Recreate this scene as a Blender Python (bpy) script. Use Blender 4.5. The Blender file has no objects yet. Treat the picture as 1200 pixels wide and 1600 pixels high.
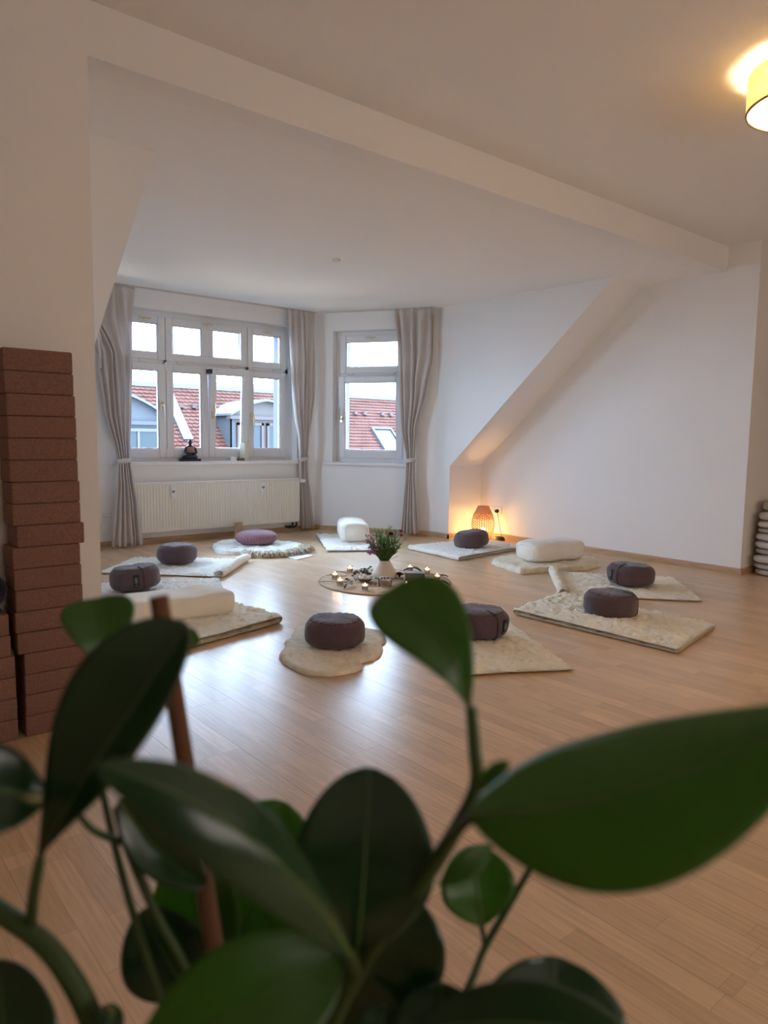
import bpy, math, random
from math import sin, cos, pi, radians, sqrt
from mathutils import Vector, Matrix, noise
random.seed(7)
S = bpy.context.scene
COL = S.collection

# ------------------------------------------------------------------ camera
cam_d = bpy.data.cameras.new('camera'); cam = bpy.data.objects.new('camera', cam_d); COL.objects.link(cam)
R_ = Vector((0.76769616, -0.6406534, 0.01434655)); U_ = Vector((0.05521206, 0.08843231, 0.99455083)); F_ = Vector((0.63843107, 0.76272075, -0.10326094))
cam.matrix_world = Matrix(((R_.x, U_.x, -F_.x, 0), (R_.y, U_.y, -F_.y, 0), (R_.z, U_.z, -F_.z, 1.05), (0, 0, 0, 1)))
cam_d.sensor_fit = 'VERTICAL'; cam_d.sensor_height = 36.0; cam_d.lens = 36.0 * 1130.676 / 1600
cam_d.clip_start = 0.02; cam_d.clip_end = 400
cam_d.dof.use_dof = True; cam_d.dof.focus_distance = 4.6; cam_d.dof.aperture_fstop = 6.0
S.camera = cam

# ------------------------------------------------------------------ view, world, daylight
S.view_settings.view_transform = 'Standard'; S.view_settings.look = 'None'
S.view_settings.gamma = 1.0; S.view_settings.use_curve_mapping = False
S.view_settings.exposure = 1.28
S.cycles.use_denoising = True
S.cycles.max_bounces = 10; S.cycles.diffuse_bounces = 6; S.cycles.transparent_max_bounces = 12
S.cycles.sample_clamp_indirect = 6.0; S.cycles.caustics_reflective = False; S.cycles.caustics_refractive = False

W = bpy.data.worlds.new('overcast_sky'); S.world = W; W.use_nodes = True
nt = W.node_tree; nt.nodes.clear()
def wn(t, **k):
    n = nt.nodes.new(t)
    for a, b in k.items(): setattr(n, a, b)
    return n
tc = wn('ShaderNodeTexCoord'); sep = wn('ShaderNodeSeparateXYZ'); nt.links.new(tc.outputs['Generated'], sep.inputs[0])
el = wn('ShaderNodeMapRange'); nt.links.new(sep.outputs['Z'], el.inputs['Value'])
el.inputs['From Min'].default_value = 0.0; el.inputs['From Max'].default_value = 1.0
SKY_HORIZON, SKY_ZENITH = 6.8, 16.5
el.inputs['To Min'].default_value = SKY_HORIZON; el.inputs['To Max'].default_value = SKY_ZENITH
mp = wn('ShaderNodeMapping'); nt.links.new(tc.outputs['Generated'], mp.inputs[0]); mp.inputs['Scale'].default_value = (3, 3, 11)
cn = wn('ShaderNodeTexNoise'); nt.links.new(mp.outputs[0], cn.inputs['Vector']); cn.inputs['Scale'].default_value = 1.6; cn.inputs['Detail'].default_value = 5
cr = wn('ShaderNodeMapRange'); nt.links.new(cn.outputs['Fac'], cr.inputs['Value'])
cr.inputs['From Min'].default_value = 0.3; cr.inputs['From Max'].default_value = 0.7; cr.inputs['To Min'].default_value = 0.84; cr.inputs['To Max'].default_value = 1.08
mu = wn('ShaderNodeMath', operation='MULTIPLY'); nt.links.new(el.outputs[0], mu.inputs[0]); nt.links.new(cr.outputs[0], mu.inputs[1])
bg = wn('ShaderNodeBackground'); bg.inputs['Color'].default_value = (0.66, 0.885, 1.22, 1); nt.links.new(mu.outputs[0], bg.inputs['Strength'])
wo = wn('ShaderNodeOutputWorld'); nt.links.new(bg.outputs[0], wo.inputs[0])

def area_light(name, loc, aim, sx, sy, power, col, portal=False):
    d = bpy.data.lights.new(name, 'AREA'); d.shape = 'RECTANGLE'; d.size = sx; d.size_y = sy; d.energy = power; d.color = col
    o = bpy.data.objects.new(name, d); COL.objects.link(o); o.location = loc
    o.rotation_euler = (Vector(aim) - Vector(loc)).to_track_quat('-Z', 'Y').to_euler()
    if portal: d.cycles.is_portal = True
    return o
# added soft warm fill light at the rear wall, behind the camera; no window there
area_light('rear_fill_light', (2.6, -3.1, 1.3), (2.6, 3, 3.6), 4.6, 1.7, 31, (1.0, 0.89, 0.80))
# portals: sampling guides in the two bay windows
area_light('portal_front', (3.38, 6.80, 1.5), (3.38, 0, 1.5), 1.86, 1.42, 1, (1, 1, 1), True)
area_light('portal_side', (4.93 + .06, 6.19 + .03, 1.5), (4.93 - .858, 6.19 - .514, 1.5), 0.84, 1.42, 1, (1, 1, 1), True)
area_light('portal_left', (1.85 - .06, 6.19 + .03, 1.5), (1.85 + .858, 6.19 - .514, 1.5), 0.84, 1.42, 1, (1, 1, 1), True)

# ------------------------------------------------------------------ helpers
def mat(name, col, rough=0.6, spec=0.5, **k):
    m = bpy.data.materials.new(name); m.use_nodes = True; n = m.node_tree; b = n.nodes['Principled BSDF']
    b.inputs['Base Color'].default_value = (*col, 1); b.inputs['Roughness'].default_value = rough; b.inputs['Specular IOR Level'].default_value = spec
    for a, v in k.items(): b.inputs[a].default_value = v
    return m
def N(m, t, **k):
    n = m.node_tree.nodes.new(t)
    for a, b in k.items(): setattr(n, a, b)
    return n
def Lk(m, a, b): m.node_tree.links.new(a, b)
def BSDF(m): return m.node_tree.nodes['Principled BSDF']
def coords(m, scale=(1, 1, 1), rnd=False):
    t = N(m, 'ShaderNodeTexCoord'); p = N(m, 'ShaderNodeMapping'); p.inputs['Scale'].default_value = scale
    Lk(m, t.outputs['Object'], p.inputs[0])
    if rnd:
        oi = N(m, 'ShaderNodeObjectInfo'); mm = N(m, 'ShaderNodeMath', operation='MULTIPLY'); mm.inputs[1].default_value = 37.0
        Lk(m, oi.outputs['Random'], mm.inputs[0]); Lk(m, mm.outputs[0], p.inputs['Location'])
    return p.outputs[0]
def bump(m, vec, scale, strength, dist=0.01, detail=3, kind='noise'):
    if kind == 'noise':
        t = N(m, 'ShaderNodeTexNoise'); t.inputs['Detail'].default_value = detail; out = t.outputs['Fac']
    else:
        t = N(m, 'ShaderNodeTexVoronoi'); out = t.outputs['Distance']
    t.inputs['Scale'].default_value = scale; Lk(m, vec, t.inputs['Vector'])
    b = N(m, 'ShaderNodeBump'); b.inputs['Strength'].default_value = strength; b.inputs['Distance'].default_value = dist
    Lk(m, out, b.inputs['Height']); Lk(m, b.outputs[0], BSDF(m).inputs['Normal']); return b
def vary(m, vec, scale, c1, c2, lo=0.35, hi=0.65, detail=4):
    t = N(m, 'ShaderNodeTexNoise'); t.inputs['Scale'].default_value = scale; t.inputs['Detail'].default_value = detail; Lk(m, vec, t.inputs['Vector'])
    r = N(m, 'ShaderNodeValToRGB'); r.color_ramp.elements[0].position = lo; r.color_ramp.elements[1].position = hi
    r.color_ramp.elements[0].color = (*c1, 1); r.color_ramp.elements[1].color = (*c2, 1)
    Lk(m, t.outputs['Fac'], r.inputs[0]); Lk(m, r.outputs[0], BSDF(m).inputs['Base Color']); return r

def plaster(name, col, strength, scale):
    m = mat(name, col, 0.9, 0.2); v = coords(m); bump(m, v, scale, strength, 0.004, 2); return m
def wool(name, c1, c2):
    m = mat(name, c1, 0.95, 0.1); BSDF(m).inputs['Sheen Weight'].default_value = 0.3
    v = coords(m, rnd=True); vary(m, v, 28, c1, c2, .3, .7); bump(m, v, 110, 0.6, 0.010, 4); return m
def cloth(name, col, scale=420, strength=0.25, sheen=0.25, k=0.86):
    m = mat(name, col, 0.85, 0.2); BSDF(m).inputs['Sheen Weight'].default_value = sheen
    v = coords(m); vary(m, v, 9, tuple(c * k for c in col), col); bump(m, v, scale, strength, 0.002, 2); return m

M = {}
M['wall'] = plaster('white_roughcast_wall', (0.88, 0.865, 0.86), 0.22, 240)
M['ceil'] = plaster('white_roughcast_ceiling', (0.90, 0.885, 0.88), 0.3, 150)
M['beige'] = plaster('warm_beige_wall', (0.46, 0.38, 0.31), 0.2, 240)
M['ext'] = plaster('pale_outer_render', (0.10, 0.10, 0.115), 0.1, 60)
M['pvc'] = mat('white_window_plastic', (0.80, 0.80, 0.82), 0.3)
M['sill'] = mat('white_sill', (0.82, 0.80, 0.80), 0.35)
M['brass'] = mat('brass', (0.80, 0.71, 0.52), 0.3, Metallic=0.9)
M['darkmetal'] = mat('dark_metal', (0.06, 0.06, 0.07), 0.4, Metallic=0.7)
gl = bpy.data.materials.new('window_glass'); gl.use_nodes = True; n_ = gl.node_tree; n_.nodes.clear()
o_ = n_.nodes.new('ShaderNodeOutputMaterial'); tr = n_.nodes.new('ShaderNodeBsdfTransparent'); gs = n_.nodes.new('ShaderNodeBsdfGlossy'); gs.inputs['Roughness'].default_value = 0.02
tr.inputs['Color'].default_value = (0.95, 0.98, 0.98, 1)
fr = n_.nodes.new('ShaderNodeFresnel'); fr.inputs['IOR'].default_value = 1.35; mx = n_.nodes.new('ShaderNodeMixShader')
n_.links.new(fr.outputs[0], mx.inputs[0]); n_.links.new(tr.outputs[0], mx.inputs[1]); n_.links.new(gs.outputs[0], mx.inputs[2]); n_.links.new(mx.outputs[0], o_.inputs[0])
M['glass'] = gl

# floor laminate: printed three-strip beech on every board
m = mat('beech_laminate', (0.5, 0.33, 0.2), 0.28, 0.28); M['floor'] = m
oi = N(m, 'ShaderNodeObjectInfo'); t = N(m, 'ShaderNodeTexCoord'); sp = N(m, 'ShaderNodeSeparateXYZ'); Lk(m, t.outputs['Object'], sp.inputs[0])
r1 = N(m, 'ShaderNodeMath', operation='MULTIPLY'); r1.inputs[1].default_value = 53.0; Lk(m, oi.outputs['Random'], r1.inputs[0])
ay = N(m, 'ShaderNodeMath', operation='ADD'); Lk(m, sp.outputs['Y'], ay.inputs[0]); Lk(m, r1.outputs[0], ay.inputs[1])
r2 = N(m, 'ShaderNodeMath', operation='FLOOR'); Lk(m, r1.outputs[0], r2.inputs[0])
r3 = N(m, 'ShaderNodeMath', operation='MULTIPLY'); r3.inputs[1].default_value = 0.1926; Lk(m, r2.outputs[0], r3.inputs[0])
ax = N(m, 'ShaderNodeMath', operation='ADD'); Lk(m, sp.outputs['X'], ax.inputs[0]); Lk(m, r3.outputs[0], ax.inputs[1])
ax2 = N(m, 'ShaderNodeMath', operation='ADD'); Lk(m, ax.outputs[0], ax2.inputs[0]); ax2.inputs[1].default_value = 0.0963
cb = N(m, 'ShaderNodeCombineXYZ'); Lk(m, ay.outputs[0], cb.inputs[0]); Lk(m, ax2.outputs[0], cb.inputs[1])
bk = N(m, 'ShaderNodeTexBrick'); Lk(m, cb.outputs[0], bk.inputs['Vector']); bk.inputs['Scale'].default_value = 1
bk.inputs['Brick Width'].default_value = 0.46; bk.inputs['Row Height'].default_value = 0.0642; bk.inputs['Mortar Size'].default_value = 0.0004
bk.offset = 0.37; bk.inputs['Color1'].default_value = (0.72, 0.505, 0.325, 1); bk.inputs['Color2'].default_value = (0.60, 0.41, 0.255, 1); bk.inputs['Mortar'].default_value = (0.36, 0.22, 0.13, 1)
gm = N(m, 'ShaderNodeMapping'); gm.inputs['Scale'].default_value = (3.0, 48, 1); Lk(m, cb.outputs[0], gm.inputs[0])
gn = N(m, 'ShaderNodeTexNoise'); gn.inputs['Scale'].default_value = 2.2; gn.inputs['Detail'].default_value = 5; Lk(m, gm.outputs[0], gn.inputs['Vector'])
gr = N(m, 'ShaderNodeMapRange'); gr.inputs['From Min'].default_value = 0.3; gr.inputs['From Max'].default_value = 0.7; gr.inputs['To Min'].default_value = 0.88; gr.inputs['To Max'].default_value = 1.10; Lk(m, gn.outputs['Fac'], gr.inputs[0])
mxx = N(m, 'ShaderNodeVectorMath', operation='SCALE'); Lk(m, bk.outputs['Color'], mxx.inputs[0]); Lk(m, gr.outputs[0], mxx.inputs['Scale']); Lk(m, mxx.outputs[0], BSDF(m).inputs['Base Color'])
m = mat('beech_skirting', (0.52, 0.35, 0.2), 0.35); M['skirt'] = m; v = coords(m, (2, 2, 40)); vary(m, v, 3, (0.44, 0.28, 0.155), (0.58, 0.40, 0.25))

M['wool'] = wool('cream_wool', (0.88, 0.79, 0.62), (0.95, 0.89, 0.76))
M['wool_white'] = wool('white_wool', (0.87, 0.82, 0.73), (0.95, 0.92, 0.86))
M['skin'] = wool('sheepskin', (0.80, 0.70, 0.53), (0.92, 0.84, 0.69))
M['skin_grey'] = wool('grey_white_sheepskin', (0.70, 0.66, 0.58), (0.90, 0.87, 0.80))
M['lock'] = wool('yellowed_wool_locks', (0.50, 0.41, 0.29), (0.74, 0.67, 0.54))
M['hide'] = mat('leather_backing', (0.25, 0.15, 0.08), 0.8)
M['zafu'] = cloth('aubergine_cotton', (0.122, 0.078, 0.086))
M['zafu_seam'] = mat('aubergine_seam', (0.06, 0.036, 0.045), 0.8, 0.2)
M['rose'] = cloth('dusty_rose_cotton', (0.30, 0.15, 0.178), 500)
M['bolster'] = cloth('natural_cotton', (0.90, 0.82, 0.68), 380, 0.2, 0.15, 0.95)
M['bolster_w'] = cloth('white_cotton', (0.90, 0.86, 0.78), 380, 0.2, 0.15, 0.95)
M['pillow'] = cloth('oatmeal_cotton', (0.58, 0.52, 0.46), 380, 0.25, 0.15)
M['navy'] = cloth('navy_cotton', (0.012, 0.013, 0.032))
M['tag'] = mat('black_label', (0.012, 0.012, 0.014), 0.7)
M['tagprint'] = mat('grey_label_print', (0.22, 0.23, 0.24), 0.7)
m = cloth('beige_curtain', (0.88, 0.83, 0.80), 600, 0.15, 0.1, 0.95); M['curtain'] = m
nt2 = m.node_tree; outn = nt2.nodes['Material Output']; tl = N(m, 'ShaderNodeBsdfTranslucent'); tl.inputs['Color'].default_value = (0.84, 0.78, 0.76, 1)
mxs = N(m, 'ShaderNodeMixShader'); mxs.inputs[0].default_value = 0.42; Lk(m, BSDF(m).outputs[0], mxs.inputs[1]); Lk(m, tl.outputs[0], mxs.inputs[2]); Lk(m, mxs.outputs[0], outn.inputs['Surface'])
M['rail'] = mat('white_rail', (0.6, 0.58, 0.58), 0.4)
M['radiator'] = mat('cream_enamel', (0.83, 0.79, 0.72), 0.35)
M['white'] = mat('white_plastic', (0.82, 0.80, 0.78), 0.4)
M['grey'] = mat('grey_plastic', (0.22, 0.22, 0.22), 0.5)
M['black'] = mat('black_rubber', (0.015, 0.014, 0.014), 0.5)
m = mat('pressed_cork', (0.15, 0.07, 0.05), 0.8, 0.2); M['cork'] = m; v = coords(m, rnd=True)
vary(m, v, 160, (0.215, 0.115, 0.088), (0.260, 0.145, 0.112), .4, .62, 2); bump(m, v, 300, 0.2, 0.003)
m = mat('reddish_timber', (0.40, 0.23, 0.12), 0.6); M['timber'] = m; v = coords(m, (30, 30, 3)); vary(m, v, 2, (0.33, 0.18, 0.09), (0.47, 0.28, 0.16))
m = mat('jute_weave', (0.5, 0.4, 0.28), 0.9, 0.2); M['jute'] = m; v = coords(m); vary(m, v, 120, (0.40, 0.32, 0.22), (0.60, 0.50, 0.37)); bump(m, v, 220, 0.6, 0.004)
M['jute_edge'] = mat('brown_binding', (0.40, 0.30, 0.20), 0.9)
m = mat('matt_stoneware', (0.66, 0.59, 0.53), 0.55); M['vase'] = m
M['wax'] = mat('candle_wax', (0.85, 0.74, 0.62), 0.5, **{'Subsurface Weight': 0.3})
cg = bpy.data.materials.new('clear_glass'); cg.use_nodes = True; n_ = cg.node_tree; n_.nodes.clear()
o_ = n_.nodes.new('ShaderNodeOutputMaterial'); tr = n_.nodes.new('ShaderNodeBsdfTransparent'); gs = n_.nodes.new('ShaderNodeBsdfGlossy'); gs.inputs['Roughness'].default_value = 0.05
fr = n_.nodes.new('ShaderNodeFresnel'); fr.inputs['IOR'].default_value = 1.25; mx = n_.nodes.new('ShaderNodeMixShader'); ts = n_.nodes.new('ShaderNodeBsdfTranslucent'); m2 = n_.nodes.new('ShaderNodeMixShader'); m2.inputs[0].default_value = .30
tr.inputs['Color'].default_value = (0.97, 0.96, 0.95, 1); ts.inputs['Color'].default_value = (.9, .86, .83, 1)
n_.links.new(tr.outputs[0], m2.inputs[1]); n_.links.new(ts.outputs[0], m2.inputs[2]); n_.links.new(fr.outputs[0], mx.inputs[0]); n_.links.new(m2.outputs[0], mx.inputs[1]); n_.links.new(gs.outputs[0], mx.inputs[2]); n_.links.new(mx.outputs[0], o_.inputs[0]); M['cglass'] = cg
def emit(name, col, st):
    m = mat(name, col, 0.5); BSDF(m).inputs['Emission Color'].default_value = (*col, 1); BSDF(m).inputs['Emission Strength'].default_value = st; return m
M['flame'] = emit('flame', (1.0, 0.66, 0.32), 5)
M['bulb'] = emit('lit_bulb', (1.0, 0.66, 0.25), 60)
M['ceil_bulb'] = emit('lit_ceiling_bulb', (1.0, 0.70, 0.34), 20)
m = mat('wicker', (0.36, 0.21, 0.13), 0.8, 0.2); M['wicker'] = m
tl = N(m, 'ShaderNodeBsdfTranslucent'); tl.inputs['Color'].default_value = (0.75, 0.36, 0.14, 1); mxs = N(m, 'ShaderNodeMixShader'); mxs.inputs[0].default_value = 0.07
Lk(m, BSDF(m).outputs[0], mxs.inputs[1]); Lk(m, tl.outputs[0], mxs.inputs[2]); Lk(m, mxs.outputs[0], m.node_tree.nodes['Material Output'].inputs['Surface'])
m = mat('lamp_fabric', (0.82, 0.74, 0.55), 0.8, 0.1); M['lampfabric'] = m
tl = N(m, 'ShaderNodeBsdfTranslucent'); tl.inputs['Color'].default_value = (0.9, 0.80, 0.52, 1); mxs = N(m, 'ShaderNodeMixShader'); mxs.inputs[0].default_value = 0.36
wv = N(m, 'ShaderNodeTexWave'); wv.inputs['Scale'].default_value = 60; Lk(m, coords(m), wv.inputs['Vector']); wv.bands_direction = 'Z'
bb = N(m, 'ShaderNodeBump'); bb.inputs['Strength'].default_value = 0.5; bb.inputs['Distance'].default_value = 0.004; Lk(m, wv.outputs['Fac'], bb.inputs['Height']); Lk(m, bb.outputs[0], BSDF(m).inputs['Normal'])
Lk(m, BSDF(m).outputs[0], mxs.inputs[1]); Lk(m, tl.outputs[0], mxs.inputs[2]); Lk(m, mxs.outputs[0], m.node_tree.nodes['Material Output'].inputs['Surface'])
m = mat('lamp_diffuser', (0.95, 0.85, 0.6), 0.6); M['diffuser'] = m
tl = N(m, 'ShaderNodeBsdfTranslucent'); tl.inputs['Color'].default_value = (0.96, 0.92, 0.76, 1); mxs = N(m, 'ShaderNodeMixShader'); mxs.inputs[0].default_value = 0.75
Lk(m, BSDF(m).outputs[0], mxs.inputs[1]); Lk(m, tl.outputs[0], mxs.inputs[2]); Lk(m, mxs.outputs[0], m.node_tree.nodes['Material Output'].inputs['Surface'])
def leafmat(name, c1, c2, rough, trans, tf):
    m = mat(name, c1, rough, 0.75); v = coords(m, rnd=True); vary(m, v, 14, c1, c2)
    tl = N(m, 'ShaderNodeBsdfTranslucent'); tl.inputs['Color'].default_value = (*trans, 1); mxs = N(m, 'ShaderNodeMixShader'); mxs.inputs[0].default_value = tf
    Lk(m, BSDF(m).outputs[0], mxs.inputs[1]); Lk(m, tl.outputs[0], mxs.inputs[2]); Lk(m, mxs.outputs[0], m.node_tree.nodes['Material Output'].inputs['Surface']); return m
M['leaf'] = leafmat('glossy_leaf', (0.012, 0.044, 0.018), (0.020, 0.066, 0.022), 0.20, (0.10, 0.30, 0.02), 0.22)
M['leaf_young'] = leafmat('young_leaf', (0.035, 0.11, 0.014), (0.055, 0.15, 0.02), 0.35, (0.22, 0.52, 0.03), 0.42)
M['midrib'] = mat('pale_midrib', (0.075, 0.15, 0.03), 0.45)
M['stem'] = mat('green_stem', (0.035, 0.075, 0.012), 0.5)
M['stake'] = cloth('brown_stake', (0.16, 0.075, 0.04), 80)
M['soil'] = mat('potting_soil', (0.03, 0.02, 0.014), 0.95)
M['pot'] = mat('grey_planter', (0.30, 0.29, 0.28), 0.6)
M['foliage'] = leafmat('bouquet_green', (0.045, 0.12, 0.03), (0.10, 0.20, 0.05), 0.5, (0.15, 0.3, 0.05), 0.2)
M['redflower'] = mat('dark_red_petals', (0.24, 0.012, 0.025), 0.7)
M['crimson'] = mat('crimson_petals', (0.33, 0.02, 0.055), 0.7)
M['pink'] = mat('dusty_pink_petals', (0.50, 0.19, 0.31), 0.7)
M['dried'] = mat('dried_brown', (0.15, 0.085, 0.05), 0.9)
M['driedred'] = mat('dried_rust', (0.26, 0.10, 0.05), 0.9)
M['olive'] = mat('dark_olive_leaf', (0.045, 0.05, 0.03), 0.6)
M['tan'] = mat('tan_dry_leaf', (0.42, 0.30, 0.16), 0.8)
M['eucalypt'] = mat('bluish_leaf', (0.07, 0.14, 0.13), 0.7)
M['pebble'] = mat('white_pebble', (0.82, 0.79, 0.76), 0.5)
M['slate'] = mat('slate_grey', (0.17, 0.165, 0.17), 0.6)
M['paper'] = mat('white_paper', (0.84, 0.84, 0.86), 0.7)
M['print'] = mat('pale_print', (0.50, 0.62, 0.66), 0.7)
M['statue'] = mat('dark_bronze', (0.03, 0.03, 0.045), 0.45, Metallic=0.3)
M['statue_cloth'] = mat('copper_robe', (0.30, 0.15, 0.12), 0.5, Metallic=0.3)
M['candle'] = mat('ivory_candle', (0.74, 0.68, 0.58), 0.5)
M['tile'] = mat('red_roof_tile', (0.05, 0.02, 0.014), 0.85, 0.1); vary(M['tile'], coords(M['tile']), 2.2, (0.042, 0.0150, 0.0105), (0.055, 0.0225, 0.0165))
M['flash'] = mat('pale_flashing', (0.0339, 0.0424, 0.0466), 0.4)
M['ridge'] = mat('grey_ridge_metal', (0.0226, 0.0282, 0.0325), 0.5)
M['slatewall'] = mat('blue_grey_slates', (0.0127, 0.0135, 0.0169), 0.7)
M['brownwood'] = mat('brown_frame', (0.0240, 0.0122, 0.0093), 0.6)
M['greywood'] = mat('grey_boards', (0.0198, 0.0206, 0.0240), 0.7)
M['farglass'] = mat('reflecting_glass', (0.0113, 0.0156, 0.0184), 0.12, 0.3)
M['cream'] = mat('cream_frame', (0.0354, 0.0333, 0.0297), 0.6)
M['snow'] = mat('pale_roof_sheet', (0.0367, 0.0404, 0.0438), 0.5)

class MB:
    def __init__(s): s.v = []; s.f = []; s.mi = []; s.cur = 0
    def add(s, vs, fs):
        b = len(s.v); s.v += [tuple(x) for x in vs]; s.f += [tuple(b + i for i in f) for f in fs]; s.mi += [s.cur] * len(fs); return s
    def box(s, x0, x1, y0, y1, z0, z1, mtx=None):
        vs = [Vector((x, y, z)) for z in (z0, z1) for y in (y0, y1) for x in (x0, x1)]
        if mtx: vs = [mtx @ v for v in vs]
        return s.add(vs, [(0, 2, 3, 1), (4, 5, 7, 6), (0, 1, 5, 4), (2, 6, 7, 3), (0, 4, 6, 2), (1, 3, 7, 5)])
    def prism(s, poly, d):           # planar polygon (3D points) extruded by vector d
        n = len(poly); p = [Vector(q) for q in poly]; d = Vector(d)
        return s.add(p + [q + d for q in p], [tuple(range(n))[::-1], tuple(range(n, 2 * n))] + [(i, (i + 1) % n, n + (i + 1) % n, n + i) for i in range(n)])
    def lathe(s, prof, seg=32, c=(0, 0, 0), sx=1, sy=1, fn=None, caps=True):
        vs = []
        for r, z in prof:
            for k in range(seg):
                a = 2 * pi * k / seg; rr = r
                p = Vector((c[0] + rr * cos(a) * sx, c[1] + rr * sin(a) * sy, c[2] + z))
                vs.append(fn(p, a, r, z) if fn else p)
        fs = []
        for i in range(len(prof) - 1):
            for k in range(seg):
                k2 = (k + 1) % seg; fs.append((i * seg + k, i * seg + k2, (i + 1) * seg + k2, (i + 1) * seg + k))
        if caps:
            fs.append(tuple(range(seg))[::-1]); fs.append(tuple((len(prof) - 1) * seg + k for k in range(seg)))
        return s.add(vs, fs)
    def tube(s, pts, rad, seg=8, caps=True):
        pts = [Vector(p) for p in pts]; n = len(pts); rads = rad if isinstance(rad, (list, tuple)) else [rad] * n
        vs = []; up = None
        for i, p in enumerate(pts):
            t = (pts[min(i + 1, n - 1)] - pts[max(i - 1, 0)]).normalized()
            if up is None: up = t.orthogonal().normalized()
            up = (up - t * up.dot(t)).normalized(); w = t.cross(up)
            for k in range(seg):
                a = 2 * pi * k / seg; vs.append(p + (up * cos(a) + w * sin(a)) * rads[i])
        fs = [(i * seg + k, i * seg + (k + 1) % seg, (i + 1) * seg + (k + 1) % seg, (i + 1) * seg + k) for i in range(n - 1) for k in range(seg)]
        if caps: fs += [tuple(range(seg))[::-1], tuple((n - 1) * seg + k for k in range(seg))]
        return s.add(vs, fs)
    def grid(s, fn, nu, nv, closed_u=False):
        vs = [fn(i / nu, j / nv) for j in range(nv + 1) for i in range(nu + (0 if closed_u else 1))]; w = nu + (0 if closed_u else 1)
        return s.add(vs, [(j * w + i, j * w + (i + 1) % w, (j + 1) * w + (i + 1) % w, (j + 1) * w + i) for j in range(nv) for i in range(nu)])
    def blob(s, c, rx, ry, rz, nz=8, seg=12, amp=0.0, freq=20):
        prof = [(max(1e-4, sin(pi * i / nz)), -cos(pi * i / nz)) for i in range(nz + 1)]
        def fn(p, a, r, z):
            q = Vector((r * cos(a) * rx, r * sin(a) * ry, z * rz)); k = 1 + amp * noise.noise((q + Vector(c)) * freq); return Vector(c) + q * k
        return s.lathe(prof, seg, fn=fn)
    def build(s, name, m, parent=None, smooth=True, world=False, sharp=35, bevel=0.0, loc=None, kind=None):
        off = Vector((0, 0, 0))
        if world and parent:
            q = parent
            while q: off += q.location; q = q.parent
        me = bpy.data.meshes.new(name); me.from_pydata([tuple(Vector(v) - off) for v in s.v], [], s.f); me.update()
        for mm in (m if isinstance(m, list) else [m]): me.materials.append(mm)
        for p, i in zip(me.polygons, s.mi): p.material_index = i; p.use_smooth = smooth
        if smooth and sharp < 180: me.set_sharp_from_angle(angle=radians(sharp))
        o = bpy.data.objects.new(name, me); COL.objects.link(o)
        if parent: o.parent = parent
        if loc: o.location = loc
        if bevel:
            b = o.modifiers.new('bevel', 'BEVEL'); b.width = bevel; b.segments = 2; b.limit_method = 'ANGLE'
        if kind: o['kind'] = kind
        return o
def tag(o, label, cat, group=None):
    o['label'] = label; o['category'] = cat
    if group: o['group'] = group
    return o
def thing(name, label, cat, loc=(0, 0, 0), rotz=0, group=None):
    o = bpy.data.objects.new(name, None); COL.objects.link(o); o.location = loc; o.rotation_euler = (0, 0, rotz); o.empty_display_size = 0.05
    return tag(o, label, cat, group)
def struct(mb, name, m, parent=None, **k):
    o = mb.build(name, m, parent, smooth=k.pop('smooth', False), **k)
    if not parent: o['kind'] = 'structure'
    return o
def sroot(name, loc=(0, 0, 0), rotz=0):
    o = bpy.data.objects.new(name, None); COL.objects.link(o); o.location = loc; o.rotation_euler = (0, 0, rotz); o['kind'] = 'structure'; return o
def copy_tree(o, parent=None):
    c = o.copy(); COL.objects.link(c)
    if parent: c.parent = parent
    for ch in list(o.children): copy_tree(ch, c)
    return c
def quadpt(c, u, v):
    A, B, C, D = [Vector(q) for q in c]; return (A * (1 - u) + B * u) * (1 - v) + (D * (1 - u) + C * u) * v
def smooth_path(pts, n=8):
    pts = [Vector(p) for p in pts]; P = [pts[0]] + pts + [pts[-1]]; out = []
    for i in range(1, len(P) - 2):
        for k in range(n):
            t = k / n; a, b, c, d = P[i - 1], P[i], P[i + 1], P[i + 2]
            out.append(0.5 * ((2 * b) + (c - a) * t + (2 * a - 5 * b + 4 * c - d) * t * t + (3 * b - a - 3 * c + d) * t ** 3))
    out.append(pts[-1]); return out
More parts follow.
